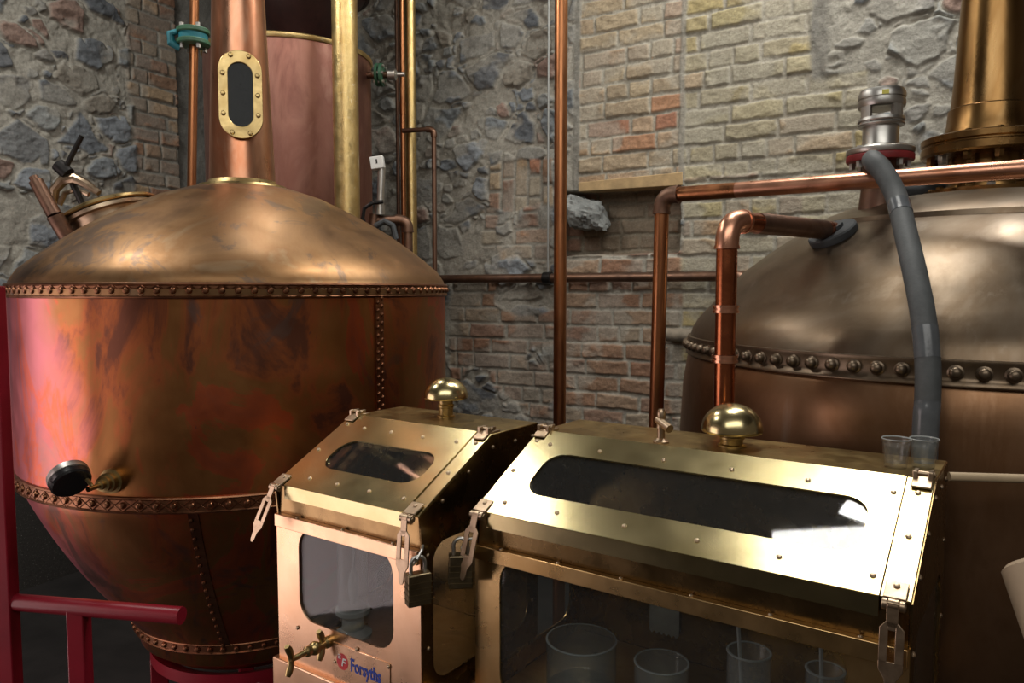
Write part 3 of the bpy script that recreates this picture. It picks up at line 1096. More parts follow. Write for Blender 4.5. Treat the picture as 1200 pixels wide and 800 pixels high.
# ------------------------------------------------------------------ condenser tank and pipes behind the big still
cx_, cy_ = -1.22, 4.23
tank = thing('condenser_tank', 'tall rosy copper tank with a brass rim behind the big still', 'tank', (cx_, cy_, 0))
MB().lathe([(0, .02), (.42, .02), (.44, .06), (.44, 2.99), (.43, 3.0), (.43, 2.94), (0, 2.93)], None, 96).build('shell', M_tank, tank)
MB().lathe([(.435, 2.985), (.446, 2.987), (.450, 2.995), (.450, 3.008), (.444, 3.014), (.43, 3.014)], None, 96).build('rim', M_brass_pipe, tank, 'brass rim')
for z in (1.4,):
    MB().lathe([(.44, z), (.446, z + .005), (.446, z + .03), (.44, z + .035)], None, 96).build('hoop', M_brass_old, tank)
# green valve flange on its side
fv = at(440, 88, 4.18)
pv = MB()
ax = Vector((1, -.25, 0)).normalized()
tc_ = Vector((cx_, cy_, fv.z))
s0 = tc_ + (fv - tc_).normalized() * .435
pv = thing('flanged_valve', 'small green flanged valve on the side of the rosy tank', 'valve', tuple(s0))
dv = (fv - tc_).normalized()
MB().tube([s0, s0 + dv * .16], .018, 14).build('stub_pipe', M_pipe_dark, pv, world=True)
for t in (.055, .078):
    MB().lathe([(0, 0), (.060, 0), (.060, .014), (0, .014)], frame(s0 + dv * t, dv), 28).build('flange', M_green, pv, world=True)
for k in range(6):
    f_ = frame(s0 + dv * .045, dv) @ Matrix.Translation((.047 * math.cos(k * PI / 3), .047 * math.sin(k * PI / 3), 0))
    MB().lathe([(0, 0), (.008, 0), (.008, .058), (0, .058)], f_, 8).build('bolt', M_steel, pv, world=True)
MB().lathe([(0, .12), (.03, .12), (.03, .16), (.012, .17), (.012, .21), (0, .21)], frame(s0, dv), 18).build('valve_body', M_steel, pv, world=True)
# dark hopper above the tank
hop = thing('hopper', 'dark maroon steel hopper hanging above the rosy tank', 'hopper', (cx_, cy_, 2.931))
hx = MB().lathe([(0, 0), (.12, 0), (.13, .16), (.33, .40), (.36, .44), (.36, HC - 2.931), (0, HC - 2.931)], Matrix.Translation((.06, .03, 0)), 64)
hx.build('shell', M_maroon, hop)
MB().lathe([(.355, .43), (.375, .432), (.378, .445), (.375, .46), (.355, .462)], Matrix.Translation((.06, .03, 0)), 64).build('rim_band', M_maroon, hop)


def pipe(name, label, mat, pts, r, br=.06, joints=(), elbow_mat=None, er=1.18, cat='pipe', group=None, seg=22, base=None, noelbow=False):
    """a pipe run: the tube, an elbow fitting on every corner, a coupling ring at each joint (fraction along a leg)"""
    pts = [Vector(p) for p in pts]
    path, elb = bend(pts, br)
    lowest = min(pts, key=lambda p: p.z)
    t = thing(name, label, cat, tuple(base or lowest), 0, group)
    MB().tube(path, r, seg).build('tube', mat, t, world=True)
    if not noelbow:
        for e in elb:
            m = MB().tube(e, r * er, seg)
            for i in (0, -1):
                q = e[i]
                d = (e[1] - e[0]).normalized() if i == 0 else (e[-2] - e[-1]).normalized()
                m.tube([q, q + d * .008], r * er * 1.07, seg)
            m.build('elbow', elbow_mat or mat, t, world=True)
    for a, b, f, ln in joints:
        p, d = lerp(a, b, f), (Vector(b) - Vector(a)).normalized()
        m = MB().tube([p - d * ln / 2, p + d * ln / 2], r * 1.16, seg)
        m.tube([p - d * ln / 2, p - d * (ln / 2 - .006)], r * 1.26, seg)
        m.tube([p + d * ln / 2, p + d * (ln / 2 - .006)], r * 1.26, seg)
        m.build('coupling', elbow_mat or mat, t, world=True)
    return t


# slim copper riser with green flanges, left of the neck
u0, u1 = at(223, 232, 3.12), at(228.5, -60, 3.12)
dom_r = math.hypot(u0.x - sx, u0.y - sy)
u0.z = Z_TOP + .01 + float(np.interp(dom_r, [p[0] for p in dp][::-1], [p[1] for p in dp][::-1])) - .003
u0.x += .0
pr_ = pipe('riser_pipe', 'slim copper riser with green flanges beside the sight-glass neck', M_pipe, [u0, u1], .0175, joints=[(u0, u1, .10, .08)], elbow_mat=M_pipe_dark)
fz = at(226.5, 44, 3.12)
for dz in (-.022, .022):
    MB().lathe([(0, -.010), (.060, -.010), (.064, -.006), (.064, .006), (.060, .010), (0, .010)], Matrix.Translation(fz + Vector((0, 0, dz))), 36).build('flange', M_green, pr_, world=True)
mb = MB().lathe([(.04, -.013), (.056, -.012), (.056, .012), (.04, .013)], Matrix.Translation(fz), 24)
mb.build('teal_gasket', M_teal, pr_, world=True)
mb = MB()
mb.tube([fz + Vector((-.045, -.02, -.05)), fz + Vector((-.075, -.03, -.03)), fz + Vector((-.078, -.03, .005)), fz + Vector((-.05, -.03, .015))], [.012, .018, .016, .01], 10)
mb.build('teal_rag', M_teal, pr_, world=True)
for k in range(4):
    a = R(45 + 90 * k)
    MB().lathe([(0, -.05), (.009, -.05), (.009, .048), (0, .05)], Matrix.Translation(fz + Vector((.046 * math.cos(a), .046 * math.sin(a), 0))), 6).build('bolt', M_steel, pr_, world=True)

# thick brass pipe in front of the tank
q = at(407, 250, 3.72)
pipe('brass_pipe', 'thick worn brass pipe standing in front of the rosy tank', M_brass_pipe, [(q.x, q.y, 0), (q.x, q.y, HC)], .061, seg=32)

# cluster of pipes at the corner of the tank
q = at(482, 200, 4.62)
bp = pipe('brass_pipe', 'narrower brass pipe running up the stone wall right of the tank', M_brass_pipe, [(q.x, q.y, 0), (q.x, q.y, HC)], .033)
q2 = at(472.5, 200, 4.56)
cp = pipe('copper_pipe', 'thin brown copper pipe with a side branch beside the narrow brass pipe', M_pipe, [(q2.x, q2.y, 0), (q2.x, q2.y, HC)], .0155, joints=[((q2.x, q2.y, 0), (q2.x, q2.y, HC), .60, .07)])
bz = at(474, 152, 4.52)
b1, b2, b3 = Vector((q2.x, q2.y - .01, bz.z)), at(508.5, 152, 4.5), at(511, 345, 4.5)
b2.z = bz.z
b3.x, b3.y = b2.x, b2.y
pth, eb = bend([b1, b2, b3], .035)
MB().tube(pth, .014, 16).build('branch_tube', M_pipe_dark, cp, world=True)
MB().tube(eb[0], .019, 16).build('branch_elbow', M_pipe_dark, cp, world=True)
q3 = at(466.5, 200, 4.70)
pipe('iron_pipe', 'dark narrow pipe hidden behind the thin brown copper pipe', M_pipe_dark, [(q3.x, q3.y, 0), (q3.x, q3.y, HC)], .012)

# elbow pipe with an electronic sensor
e0, e1, e2 = at(440, 258, 3.95), at(478, 255, 3.95), at(478, 330, 3.95)
e1.z = e0.z
e2.x, e2.y, e2.z = e1.x, e1.y, .0
ep = pipe('elbow_pipe', 'brown copper elbow pipe with white sensor behind the still dome', M_pipe_dark, [e0, e1, e2], .024, .05)
MB().tube([e0 + Vector((-.01, 0, -.03)), e0 + Vector((-.002, 0, .03))], .03, 18).build('tee', M_pipe_dark, ep, world=True)
s0_ = at(445.5, 247, 3.93)
s1_ = at(447.5, 196, 3.93)
MB().tube([s0_ - Vector((0, 0, .02)), s0_ + Vector((0, 0, .03))], .026, 14).build('hex_nut', M_steel, ep, world=True)
MB().tube([s0_, s1_], .019, 20).build('sensor_barrel', M_steel, ep, world=True)
bx = at(442.5, 191, 3.93)
sb = MB().box((-.034, -.025, -.032), (.034, .025, .032), Matrix.Translation(bx) @ Matrix.Rotation(R(-8), 4, 'Y')).build('sensor_head', M_white, ep, world=True, bevel=.004)
MB().box((-.004, -.027, -.006), (.004, -.0245, .016), Matrix.Translation(bx) @ Matrix.Rotation(R(-8), 4, 'Y')).build('indicator', M_black, sb, world=True)
cb_ = [at(x, y, 3.9) for x, y in ((449, 236), (436, 238), (427, 244), (425, 256), (430, 268), (440, 272))]
o = MB().tube(cb_, .010, 10).build('sensor_cable', M_black)
tag(o, 'black cable looping left of the white sensor', 'cable')
cb_ = [at(x, y, 3.86) for x, y in ((440, 265), (450, 259), (460, 264), (464, 280))]
o = MB().tube(cb_, .016, 10).build('drain_hose', M_foam_dark)
tag(o, 'dark rubber hose arching under the elbow pipe', 'hose')

# long copper pipe in front of the brick wall, thin conduit, wall pipe
q = at(656.5, 300, 3.55)
pipe('copper_pipe', 'long straight copper pipe standing full height in front of the stone wall', M_pipe, [(q.x, q.y, 0), (q.x, q.y, HC)], .0300, joints=())
h0, h1 = on_wall(500, 327, .07), on_wall(858, 329, .07)
h1.z = h0.z
h2 = h1 + Vector((.10, -.10, 0))
h3 = h1 + Vector((.16, -.14, -.20))
hp = pipe('wall_pipe', 'dark horizontal copper pipe running along the brick wall', M_pipe_dark, [h0 - Vector(RW_D) * .2, h1 + Vector(RW_D) * .06, h1 + Vector(RW_D) * .08 + Vector((0, 0, -.25))], .026, .05)
qd = on_wall(642, 327, .07)
qd.z = h0.z
MB().tube([qd - Vector(RW_D) * .025, qd + Vector(RW_D) * .025], .036, 20).build('clamp', M_dark, hp, world=True)
o = MB().tube([qd + Vector((0, 0, .03)), (qd.x, qd.y, HC)], .006, 10).build('conduit', M_galv)
tag(o, 'thin grey conduit dropping down to the wall pipe clamp', 'conduit')
g0, g1 = on_wall(782, 392, .05), on_wall(850, 392, .05)
g1.z = g0.z
o = MB().tube([g0, g1 + Vector(RW_D) * .3], .036, 20).build('wall_stub_pipe', plain('lime_splashed_pipe', (.22, .185, .14), .8))
tag(o, 'short dull grey-brown pipe against the bricks beside the brown still', 'pipe')

# pipe A: riser and long bright run passing in front of the right still's neck
a0, a1, a2 = at(762, 500, 2.35), at(776, 229, 2.35), at(1290, 191, 1.70)
a0.z = .0
pa = pipe('copper_pipe', 'copper pipe bending over and crossing before the brown still neck', M_pipe, [a0, a1, lerp(a1, a2, .22)], .0225, .045, elbow_mat=M_pipe_dark)
MB().tube([lerp(a1, a2, .215), a2], .0222, 24).build('bright_run', M_pipe_bright, pa, 'brighter polished copper run', world=True)
# pipe B: short reddish riser behind the domed cap, bending back to the still
b0, b1, b2 = at(853.5, 520, 1.79), at(852.5, 258, 1.79), at(976, 270, 2.10)
b0.z = 0
b0.x, b0.y = b1.x, b1.y
pb = pipe('copper_pipe', 'reddish copper riser rising behind the larger domed cap', M_pipe_red, [b0, b1, b2], .0245, .055, joints=[(b0, b1, (at(853, 362, 1.79).z) / b1.z, .018), (b0, b1, at(853, 420, 1.79).z / b1.z, .018)], elbow_mat=M_pipe_bright, er=1.12)
m = MB().tube([lerp(b1, b2, .25), lerp(b1, b2, .9)], .0262, 20)
m.build('dull_sleeve', M_pipe_dark, pb, world=True)
dr = b2 - T_
rr_ = math.hypot(dr.x, dr.y)
zd = ZB + .02 + float(np.interp(rr_, [p[0] for p in d2][::-1], [p[1] for p in d2][::-1]))
fnrm = Vector((dr.x / rr_ * .52, dr.y / rr_ * .52, .85))
MB().lathe([(0, -.012), (.064, -.012), (.066, -.006), (.066, .006), (.062, .010), (.034, .012), (.034, .022), (0, .022)], frame((b2.x, b2.y, zd + .012), fnrm), 32).build('flange', M_foam_dark, pb, 'dark blue-grey flange', world=True)


# lagged pipes behind the brown still's neck
c0_, c1_ = at(1048, 224, 2.42), at(1230, 219, 2.5)
c1_.z = c0_.z
o = MB().tube([c0_, c1_], .026, 18).build('lagged_pipe', M_foam_dark)
tag(o, 'black foam-covered pipe passing low behind the brown neck', 'pipe')
pth, _ = bend([at(1076, 262, 2.45), at(1092, 228, 2.5), at(1096, 215, 2.55)], .05)
o = MB().tube(pth, .026, 16).build('lagged_pipe', M_foam)
tag(o, 'grey foam-covered pipe slanting up left of the brown neck', 'pipe')
o = MB().tube([at(1176, 140, 2.6), at(1205, 118, 2.62), at(1260, 78, 2.65)], .026, 18).build('lagged_pipe', M_foam_dark)
tag(o, 'black foam-covered pipe slanting up right of the brown neck', 'pipe')
o = MB().tube([at(1180, 136, 2.75), at(1250, 132, 2.75)], .010, 10).build('cable', M_orange)
tag(o, 'orange cable behind the brown neck at the wall', 'cable')

# grey hose hanging over the bright run
hz = [at(1034, 196, 2.13), at(1024, 188, 1.99), at(1023, 189, 1.90), at(1036, 203, 1.86), at(1051, 232, 1.81), at(1061, 272, 1.73), at(1071, 315, 1.65), at(1081, 365, 1.585), at(1087, 420, 1.552), at(1087, 470, 1.536), at(1084, 515, 1.532)]


def smooth(pts, n=5):
    out = []
    P = [pts[0]] + list(pts) + [pts[-1]]
    for i in range(1, len(P) - 2):
        for k in range(n):
            t = k / n
            p0, p1, p2, p3 = P[i - 1], P[i], P[i + 1], P[i + 2]
            out.append(.5 * ((2 * p1) + (p2 - p0) * t + (2 * p0 - 5 * p1 + 4 * p2 - p3) * t * t + (3 * p1 - p0 - 3 * p2 + p3) * t ** 3))
    out.append(pts[-1])
    return out


hz.append(Vector((hz[-1].x, hz[-1].y, 1.0)))
hz.append(Vector((hz[-1].x, hz[-1].y, .0)))
hs = thing('insulated_hose', 'thick grey hose draped over the bright copper pipe', 'hose', tuple(hz[-1]))
sm_ = smooth(hz, 6)
MB().tube(sm_, .0245, 22).build('sleeve', M_foam, hs, world=True)
for lo_, hi_, nm in ((25, 28, 'tape_wrap'), (44, 49, 'tape_wrap'), (54, 61, 'tape_wrap')):
    MB().tube(sm_[lo_:hi_], .0253, 22).build(nm, M_tape, hs, world=True)

# beige pipe and beige roll at the right edge
p0_, p1_ = at(1112, 558, 1.41), at(1700, 570, 1.30)
p1_.z = p0_.z
o = MB().tube([p0_, p1_], .0085, 16).build('beige_pipe', M_beige)
tag(o, 'thin beige pipe running out from the large spirit safe', 'pipe')


# ------------------------------------------------------------------ spirit safes
PHI = .6136
RUN, DROP, DT = .252, .1315, .191
SL = math.hypot(RUN, DROP)
ZBASE, ZFRONT = -.56, -.245


def lid_frame(up=0.0):
    """local X along the safe, local Y up the slope (0 at the crease), local Z out of the lid"""
    return frame(Vector((0, -DROP, RUN)) / SL * up, (0, -DROP / SL, RUN / SL), (1, 0, 0))


def front_frame(n, out=0):
    return frame((0, n - out, 0), (0, -1, 0), (1, 0, 0))


screw_me = {}


def screw(parent, M, r=.0048, mat=None):
    key = (round(r, 4), mat.name if mat else '')
    if key not in screw_me:
        o = MB().lathe([(r, 0), (r * .95, r * .35), (r * .6, r * .7), (0, r * .8)], None, 10).build('screw', mat or M_hasp, parent)
        screw_me[key] = o.data
    else:
        o = bpy.data.objects.new('screw', screw_me[key])
        C.objects.link(o)
        o.parent = parent
    o.matrix_local = M
    return o


def hasp(root, l, swing, lean=0.0):
    """hinge block on the lid's lower corner with a slotted strap hanging from its pin"""
    py, pz = -RUN - .012, -DROP - .004
    hb = MB()
    lf = lid_frame(.004)
    hb.box((l - .016, -SL - .004, 0), (l + .016, -SL + .030, .004), lf)
    for s in (-1, 1):
        hb.cyl((l + s * .012 - .004, py, pz), (l + s * .012 + .004, py, pz), .0085, 16)
    hb.cyl((l - .017, py, pz), (l + .017, py, pz), .0035, 10)
    hb_o = hb.build('hasp_hinge', M_hasp, root, bevel=.001)
    for yy in (-.225,):
        screw(hb_o, lf @ Matrix.Translation((l, -SL + .020, .004)), .005)
    Mh = Matrix.Translation((l, py, pz)) @ Matrix.Rotation(swing, 4, 'X') @ Matrix.Rotation(lean, 4, 'Y') @ Matrix.Diagonal((1.1, 1, 1.3, 1)) @ frame((0, -.006, 0), (0, -1, 0), (1, 0, 0))
    st_ = MB()
    st_.cyl((l - .0075, py, pz), (l + .0075, py, pz), .0095, 16)
    t = .003
    st_.box((-.0075, -.024, 0), (.0075, .004, t), Mh)
    st_.prism([(-.0155, -.026), (-.0075, -.018), (-.0045, -.024), (-.0045, -.066), (-.0155, -.066)], t, Mh)
    st_.prism([(.0155, -.026), (.0155, -.066), (.0045, -.066), (.0045, -.024), (.0075, -.018)], t, Mh)
    st_.prism([(-.0075, -.018), (.0075, -.018), (.0045, -.028), (-.0045, -.028)], t, Mh)
    tip = [(.006 * math.cos(R(180 + 180 * k / 8)), -.098 + .006 * math.sin(R(180 + 180 * k / 8))) for k in range(9)]
    st_.prism([(.0155, -.064), (-.0155, -.064), (-.0155, -.074), (-.0075, -.085), (-.0065, -.095)] + tip + [(.0065, -.095), (.0075, -.085), (.0155, -.074)], t, Mh)
    st_.build('hasp_strap', M_hasp, root, bevel=.0008)


def top_hinge(root, l):
    mb = MB()
    lf = lid_frame(.004)
    mb.box((l - .016, -.030, 0), (l + .016, .0, .004), lf)
    mb.box((l - .017, -.004, 0), (l + .017, .034, .006))
    for s in (-1, 1):
        mb.box((l + s * .012 - .004, -.012, .0), (l + s * .012 + .004, .018, .016))
    mb.cyl((l - .018, .002, .010), (l + .018, .002, .010), .005, 12)
    mb.build('top_hinge', M_hasp, root, bevel=.0015)


def vent_cap(root, l, n, rad, hgt, base_r, stem_h):
    cap = MB()
    prof = [(0, stem_h + hgt)] + [(rad * math.sin(R(a)), stem_h + hgt * math.cos(R(a)) ** .92) for a in (12, 25, 38, 50, 62, 73, 82, 88)]
    prof += [(rad, stem_h), (rad * .97, stem_h - .003), (rad * .9, stem_h), (0, stem_h + .004)]
    cap.lathe(prof[::-1], Matrix.Translation((l, n, 0)), 48)
    c_o = cap.build('vent_cap', M_brass, root, angle=50)
    MB().lathe([(base_r * 1.25, 0), (base_r * 1.25, .004), (base_r, .006), (base_r, stem_h * .45), (base_r * 1.12, stem_h * .5), (base_r * 1.12, stem_h * .62), (base_r, stem_h * .66), (base_r, stem_h + .008)], Matrix.Translation((l, n, 0)), 32).build('stem', M_brass_old, c_o)


def make_safe(label, loc, W, lid_win, lid_l, front_win, post_mat, screw_l):
    t = thing('spirit_safe', label, 'spirit safe', loc, -PHI)
    lf = lid_frame()
    # fixed sloping frame and the glazed lid that lies on it
    for x0, x1 in ((-W, lid_l[0]), (lid_l[1], 0)):
        s = MB().box((x0, -SL, -.004), (x1 - .001 if x1 < 0 else 0, .0, .002), lf).build('lid_side_strip', M_brass, t, bevel=.001)
        for sy_ in (-.257, -.149, -.040):
            screw(s, lf @ Matrix.Translation(((x0 + x1) / 2, sy_, .002)), .0052)
    lid = MB()
    wl = rrect(lid_win[0], -lid_win[3], lid_win[1], -lid_win[2], .045, 8)
    lid.ring_plate([(lid_l[0] + .001, -SL - .002), (lid_l[1] - .001, -SL - .002), (lid_l[1] - .001, -.002), (lid_l[0] + .001, -.002)], wl, .004, lid_frame(.001))
    # down-turned front edge of the lid
    lid.box((lid_l[0] + .001, -RUN - .004, -DROP - .030), (lid_l[1] - .001, -RUN + .002, -DROP + .002))
    lid_o = lid.build('lid', M_brass, t, angle=25)
    g = [(x, y) for x, y in rrect(lid_win[0] - .008, -lid_win[3] - .008, lid_win[1] + .008, -lid_win[2] + .008, .05, 8)]
    MB().prism(g, .003, lid_frame(-.003)).build('lid_glass', M_glass, lid_o)
    for x in screw_l:
        for s_ in (-.050, -.250):
            screw(lid_o, lid_frame(.005) @ Matrix.Translation((x, s_, 0)), .005)
    # inner sill strip, set back under the lid
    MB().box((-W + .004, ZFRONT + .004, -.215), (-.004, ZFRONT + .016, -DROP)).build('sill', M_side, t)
    # front rail
    rl = MB().box((-W + .002, ZFRONT - .012, -.234), (-.002, ZFRONT + .004, -.203))
    rl_o = rl.build('front_rail', M_case_gold if W > .6 else M_case, t, bevel=.0015)
    nsc = 6 if W > .6 else 3
    for k in range(nsc):
        screw(rl_o, Matrix.Translation((-W * (k + .5) / nsc, ZFRONT - .004, -.203)), .0045)
    # front plate with the rounded window
    fr = MB()
    wl = rrect(front_win[0], front_win[2], front_win[1], front_win[3], .05, 8)
    fr.ring_plate([(-W, ZBASE), (0, ZBASE), (0, -.205), (-W, -.205)], wl, .004, front_frame(ZFRONT))
    fr_o = fr.build('front_plate', post_mat, t, angle=25)
    g = rrect(front_win[0] - .006, front_win[2] - .006, front_win[1] + .006, front_win[3] + .006, .055, 8)
    MB().prism(g, .003, front_frame(ZFRONT + .004)).build('front_glass', M_glass, fr_o)
    # sides with round-cornered panes
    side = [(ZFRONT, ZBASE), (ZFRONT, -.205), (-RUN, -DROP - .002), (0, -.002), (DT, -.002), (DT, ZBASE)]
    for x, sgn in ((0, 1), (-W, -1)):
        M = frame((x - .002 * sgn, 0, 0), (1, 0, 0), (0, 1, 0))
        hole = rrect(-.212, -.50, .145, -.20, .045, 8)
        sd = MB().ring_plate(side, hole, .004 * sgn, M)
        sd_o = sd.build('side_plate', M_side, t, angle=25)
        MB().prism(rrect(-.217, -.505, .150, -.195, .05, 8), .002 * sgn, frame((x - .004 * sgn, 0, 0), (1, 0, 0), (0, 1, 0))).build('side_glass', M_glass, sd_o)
        for yy, zz in ((-.228, -.22), (-.228, -.32), (-.228, -.42), (-.228, -.53), (-.18, -.115), (-.09, -.07), (.0, -.03), (.09, -.03), (.165, -.03), (.165, -.15), (.165, -.3), (.165, -.45)):
            screw(sd_o, frame((x + .002 * sgn, yy, zz), (sgn, 0, 0)), .0048)
    MB().box((-W, 0, -.004), (0, DT, .0)).build('top_plate', M_brass_old, t, bevel=.001)
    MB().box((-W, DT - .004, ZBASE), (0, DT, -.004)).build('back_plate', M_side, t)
    MB().box((-W + .004, ZFRONT + .006, ZBASE), (-.004, DT - .006, ZBASE + .008)).build('deck', M_brass_old, t)
    bs = MB().box((-W - .012, ZFRONT - .016, ZBASE - .16), (.012, DT + .012, ZBASE))
    bs.build('plinth', post_mat, t, bevel=.003)
    zf = -loc[2]
    for lx in (-W + .02, -.02):
        for ny in (ZFRONT + .02, DT - .02):
            MB().box((lx - .022, ny - .022, zf), (lx + .022, ny + .022, ZBASE - .16)).build('leg', M_dark, t, bevel=.003)
    top_hinge(t, -W + .017)
    top_hinge(t, -.018)
    return t


ZS = 1.75 - .333
bigW, smW = .824, .464
PB = (.7387, 1.3, ZS)
PS = (-.0461, 1.7294, ZS)
big = make_safe('large brass spirit safe, long glazed lid with two shot glasses on top', PB, bigW, (-.745, -.087, .075, .212), (-.790, -.043), (-.760, -.085, -.520, -.222), M_case_gold, (-.764, -.636, -.487, -.344, -.201, -.058))
small = make_safe('smaller brass spirit safe beside the big still, with a maker plate', PS, smW, (-.385, -.076, .098, .208), (-.425, -.040), (-.385, -.078, -.445, -.225), M_case, (-.370, -.276, -.172, -.068))
hasp(big, -.806, R(-14), R(4))
hasp(big, -.022, R(-3))
hasp(small, -.446, R(-20), R(10))
hasp(small, -.022, R(-5))
vent_cap(big, -.391, .088, .064, .058, .024, .034)
vent_cap(small, -.244, .125, .058, .052, .019, .052)

# beak tap on the big safe
tp = MB()
Mt = Matrix.Translation((-.530, .035, 0))
tp.lathe([(.018, 0), (.018, .004), (.012, .007), (.0085, .010), (.0085, .030), (.010, .032), (.010, .046), (.007, .050), (.0095, .054), (.0095, .068), (.006, .074), (0, .075)], Mt, 24)
tp_o = tp.build('vent_tap', M_hasp, big)
MB().tube([Mt @ Vector((-.008, 0, .050)), Mt @ Vector((.030, -.022, .036))], [.0085, .0095], 18).build('spout', M_hasp, tp_o)

# T-handled valve and maker's plate on the small safe
hv = MB()
hx_, hz_ = -.286, -.475
Mv = frame((hx_, ZFRONT - .003, hz_), (0, -1, 0), (1, 0, 0))
hv.lathe([(.014, 0), (.014, .010), (.009, .014), (.009, .030), (.014, .034), (.016, .040), (.014, .048), (.010, .052), (.012, .056), (.012, .064), (.007, .068), (.006, .110), (0, .112)], Mv, 20)
hv_o = hv.build('valve_spindle', M_brass_old, small)
for d in (.018, .106):
    bow = [Mv @ Vector((0.004 * math.cos(k), s, d + .010 * abs(s / .036) ** 2)) for k, s in enumerate(np.linspace(-.036, .036, 9))]
    MB().tube([Mv @ Vector((0, s, d + .012 * (abs(s) / .036) ** 2)) for s in np.linspace(-.034, .034, 9)], [.006, .0085, .008, .0065, .006, .0065, .008, .0085, .006], 12).build('cross_bar', M_brass_old, hv_o)
mp = MB().box((-.268, ZFRONT - .0062, -.556), (-.088, ZFRONT - .003, -.470))
mp_o = mp.build('maker_plate', M_case, small, bevel=.001)
yp = ZFRONT - .0068
fp = frame((-.237, yp + .001, -.508), (0, -1, 0), (1, 0, 0))
dsk = MB().lathe([(0, .0008), (.019, .0008), (.019, 0)], fp, 36)
d_o = dsk.build('logo_disc', M_logored, mp_o)


def letters(txt, size, M, mat, parent, shear=0.0, name='lettering', bold=0.0):
    cu = bpy.data.curves.new('type', 'FONT')
    cu.body = txt
    cu.size = size
    cu.extrude = .0004
    cu.offset = bold
    cu.shear = shear
    o = bpy.data.objects.new('type', cu)
    me = bpy.data.meshes.new_from_object(o)
    bpy.data.objects.remove(o)
    me.transform(M)
    me.materials.clear()
    me.materials.append(mat)
    r = bpy.data.objects.new(name, me)
    C.objects.link(r)
    r.parent = parent
    return r


letters('F', .026, frame((-.240, yp - .0006, -.517), (0, -1, 0), (1, 0, 0)), M_white, d_o, .25, bold=.0006)
stp = MB()
for k in range(3):
    stp.box((-.2505, yp - .0008, -.5025 + k * .004), (-.2415, yp - .0001, -.5008 + k * .004))
stp.build('stripes', M_white, d_o)
letters('Forsyths', .042, frame((-.211, yp, -.521), (0, -1, 0), (1, 0, 0)) @ Matrix.Diagonal((.66, 1, 1, 1)), M_blue, mp_o, 0, bold=.0008)
for x, z in ((-.262, -.515), (-.190, -.466), (-.092, -.477), (-.392, -.47)):
    screw(small, frame((x, ZFRONT - .0055, z), (0, -1, 0)), .0048)


# padlocks hanging between the two safes
def padlock(label, c, rz, w=.042, h=.058, d=.024):
    t = thing('padlock', label, 'padlock', (c.x, c.y, c.z - h / 2), rz, 'padlocks on the spirit safes')
    MB().box((-w / 2, -d / 2, 0), (w / 2, d / 2, h)).build('body', M_lock, t, bevel=.003)
    pts = [(-w * .3, 0, h - .006)] + [(-w * .3 * math.cos(R(a)), 0, h + .018 + w * .3 * math.sin(R(a))) for a in range(0, 181, 20)] + [(w * .3, 0, h - .006)]
    MB().tube(pts, .004, 12).build('shackle', M_steel, t)
    for z in (.012, .024, .036, .048):
        MB().box((-w / 2 - .001, -d / 2 - .001, z - .0008), (w / 2 + .001, d / 2 + .001, z + .0008)).build('laminate', M_lock, t)
    return t


padlock('brass padlock hanging at the right corner of the smaller safe', at(490, 689, 1.50), -PHI + R(62), .05, .066, .028)
padlock('dark padlock hanging at the left corner of the large safe', at(540, 668, 1.545), -PHI + R(40), .05, .07, .03)
for root, lx in ((small, .0), (big, -bigW)):
    s = 1 if lx == 0 else -1
    mb = MB()
    yq = -.262
    mb.tube([(lx, yq + .02, -.195), (lx + s * .016, yq, -.195), (lx + s * .016, yq - .012, -.21), (lx + s * .002, yq - .012, -.225)], .0035, 10)
    mb.build('staple', M_steel, root)


# glassware inside the safes
def inside(P, l, n, z):
    L = Vector((math.cos(PHI), -math.sin(PHI), 0))
    N = Vector((math.sin(PHI), math.cos(PHI), 0))
    return Vector(P) + L * l + N * n + Vector((0, 0, z))


def vessel(name, label, cat, p, r, h, wall_=.003, group=None):
    t = thing(name, label, cat, tuple(p), 0, group)
    MB().lathe([(0, 0), (r * .96, 0), (r, .004), (r, h - .004), (r + .0015, h - .001), (r, h), (r - wall_, h - .001), (r - wall_, .006), (0, .006)], None, 40).build('glass_wall', M_jar, t)
    MB().lathe([(r + .0004, h - .002), (r + .0014, h - .0005), (r + .0006, h + .001), (r - wall_, h + .001), (r - wall_, h - .0005)], None, 40).build('rim', M_galvglass, t)
    return t


M_galvglass = glass('rim_glass', (.85, .9, .9), .1, .6, .40)  # milky glass whose pale diffuse share paints in the rim highlights
DECK = ZBASE + .008


def hydro(p, label, h, lean=0.02):
    t = thing('hydrometer', label, 'hydrometer', tuple(p), 0)
    M = Matrix.Rotation(lean, 4, 'Y')
    MB().lathe([(0, .002), (.006, .004), (.008, .02), (.012, .035), (.013, .07), (.009, .085), (.0035, .10), (.0035, h), (0, h + .002)], M, 20).build('bulb', M_galvglass, t)
    MB().lathe([(0, .004), (.005, .006), (.0062, .02), (0, .024)], M, 16).build('ballast', M_dark, t)
    return t


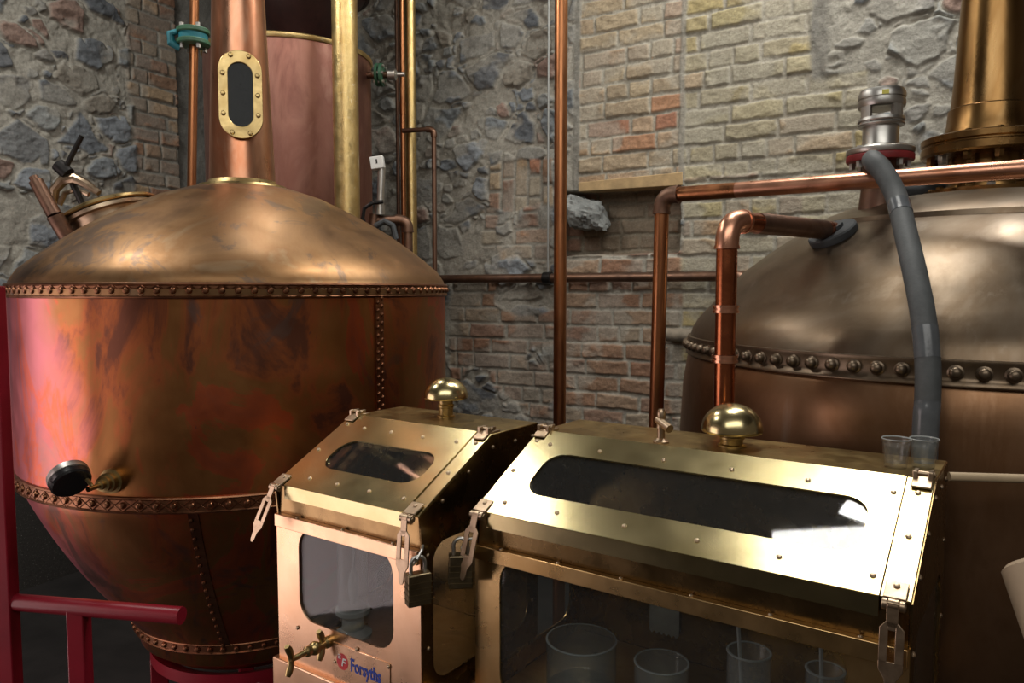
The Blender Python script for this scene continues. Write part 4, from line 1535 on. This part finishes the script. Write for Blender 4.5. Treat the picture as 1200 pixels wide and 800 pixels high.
vessel('glass_beaker', 'wide glass beaker at the left end inside the large safe', 'beaker', inside(PB, -.672, -.06, DECK), .078, .108)
vessel('glass_beaker', 'low narrower glass beaker behind the middle of the large safe window', 'beaker', inside(PB, -.480, -.06, DECK), .056, .112)
vessel('glass_cylinder', 'slender glass cylinder with hydrometer in the large safe, nearer the middle', 'glass cylinder', inside(PB, -.286, -.10, DECK), .040, .205)
hydro(inside(PB, -.290, -.10, DECK + .007), 'hydrometer standing in the cylinder nearer the large safe middle', .250, R(-4))
vessel('glass_cylinder', 'slender glass cylinder at the right end inside the large safe', 'glass cylinder', inside(PB, -.150, -.10, DECK), .033, .210)
hydro(inside(PB, -.150, -.10, DECK + .007), 'hydrometer standing in the rightmost cylinder of the large safe', .245, R(-2))
cyl = vessel('glass_cylinder', 'tall glass cylinder with hydrometer inside the smaller safe', 'glass cylinder', inside(PS, -.386, -.08, DECK + .07), .038, .30)
MB().lathe([(0, -.07), (.046, -.07), (.048, -.062), (.028, -.05), (.028, -.02), (.044, -.008), (.044, .003), (0, .003)], None, 36).build('foot', M_galvglass, cyl)
hydro(inside(PS, -.386, -.08, DECK + .077), 'hydrometer standing in the tall cylinder of the smaller safe', .26, R(2))
tagp = [(-.038, .035), (-.038, -.05)] + [(-.038 + .076 * k / 12, -.05 - (.007 if k % 2 else 0)) for k in range(1, 12)] + [(.038, -.05), (.038, .035), (.022, .055), (-.022, .055)]
MB().prism(tagp, .003, frame((-.578, DT - .012, -.445), (0, -1, 0), (1, 0, 0))).build('tag_plate', M_lab, big, 'grey notched tag')


# two shot glasses standing on the large safe
def shot(label, p, fill):
    t = thing('shot_glass', label, 'shot glass', tuple(p), 0, 'shot glasses on the large safe')
    h, r0_, r1_ = .055, .018, .0255
    MB().lathe([(0, 0), (r0_, 0), (r0_ + .001, .002), (r1_, h), (r1_ - .001, h + .0008), (r1_ - .002, h), (r0_ - .001, .010), (0, .009)], None, 36).build('glass', M_shot, t)
    MB().lathe([(r1_ - .0005, h - .0015), (r1_ + .0006, h), (r1_ - .0005, h + .0014), (r1_ - .002, h)], None, 36).build('rim', M_galvglass, t)
    k = fill / h
    rf = r0_ + (r1_ - r0_) * k - .0025
    MB().lathe([(0, .0095), (r0_ - .0015, .0105), (rf, fill), (0, fill)], None, 36).build('spirit', M_liquid, t)
    return t


shot('shot glass of clear spirit on the large safe, standing farther from its end', inside(PB, -.073, .072, 0), .042)
shot('shot glass of clear spirit standing at the very end of the large safe', inside(PB, -.030, .100, 0), .040)

# beige roll at the far right
rp = at(1222, 652, 1.05)
roll = MB()
ax0, ax1 = at(1215, 660, 1.12), at(1290, 860, .98)
roll.tube([ax0 + (ax0 - ax1).normalized() * .0, lerp(ax0, ax1, .03), ax1, lerp(ax0, ax1, 3.0)], [.042, .050, .050, .050], 28)
o = roll.build('beige_roll', M_roll)
tag(o, 'beige rounded roll at the right edge beside the large safe', 'roll')
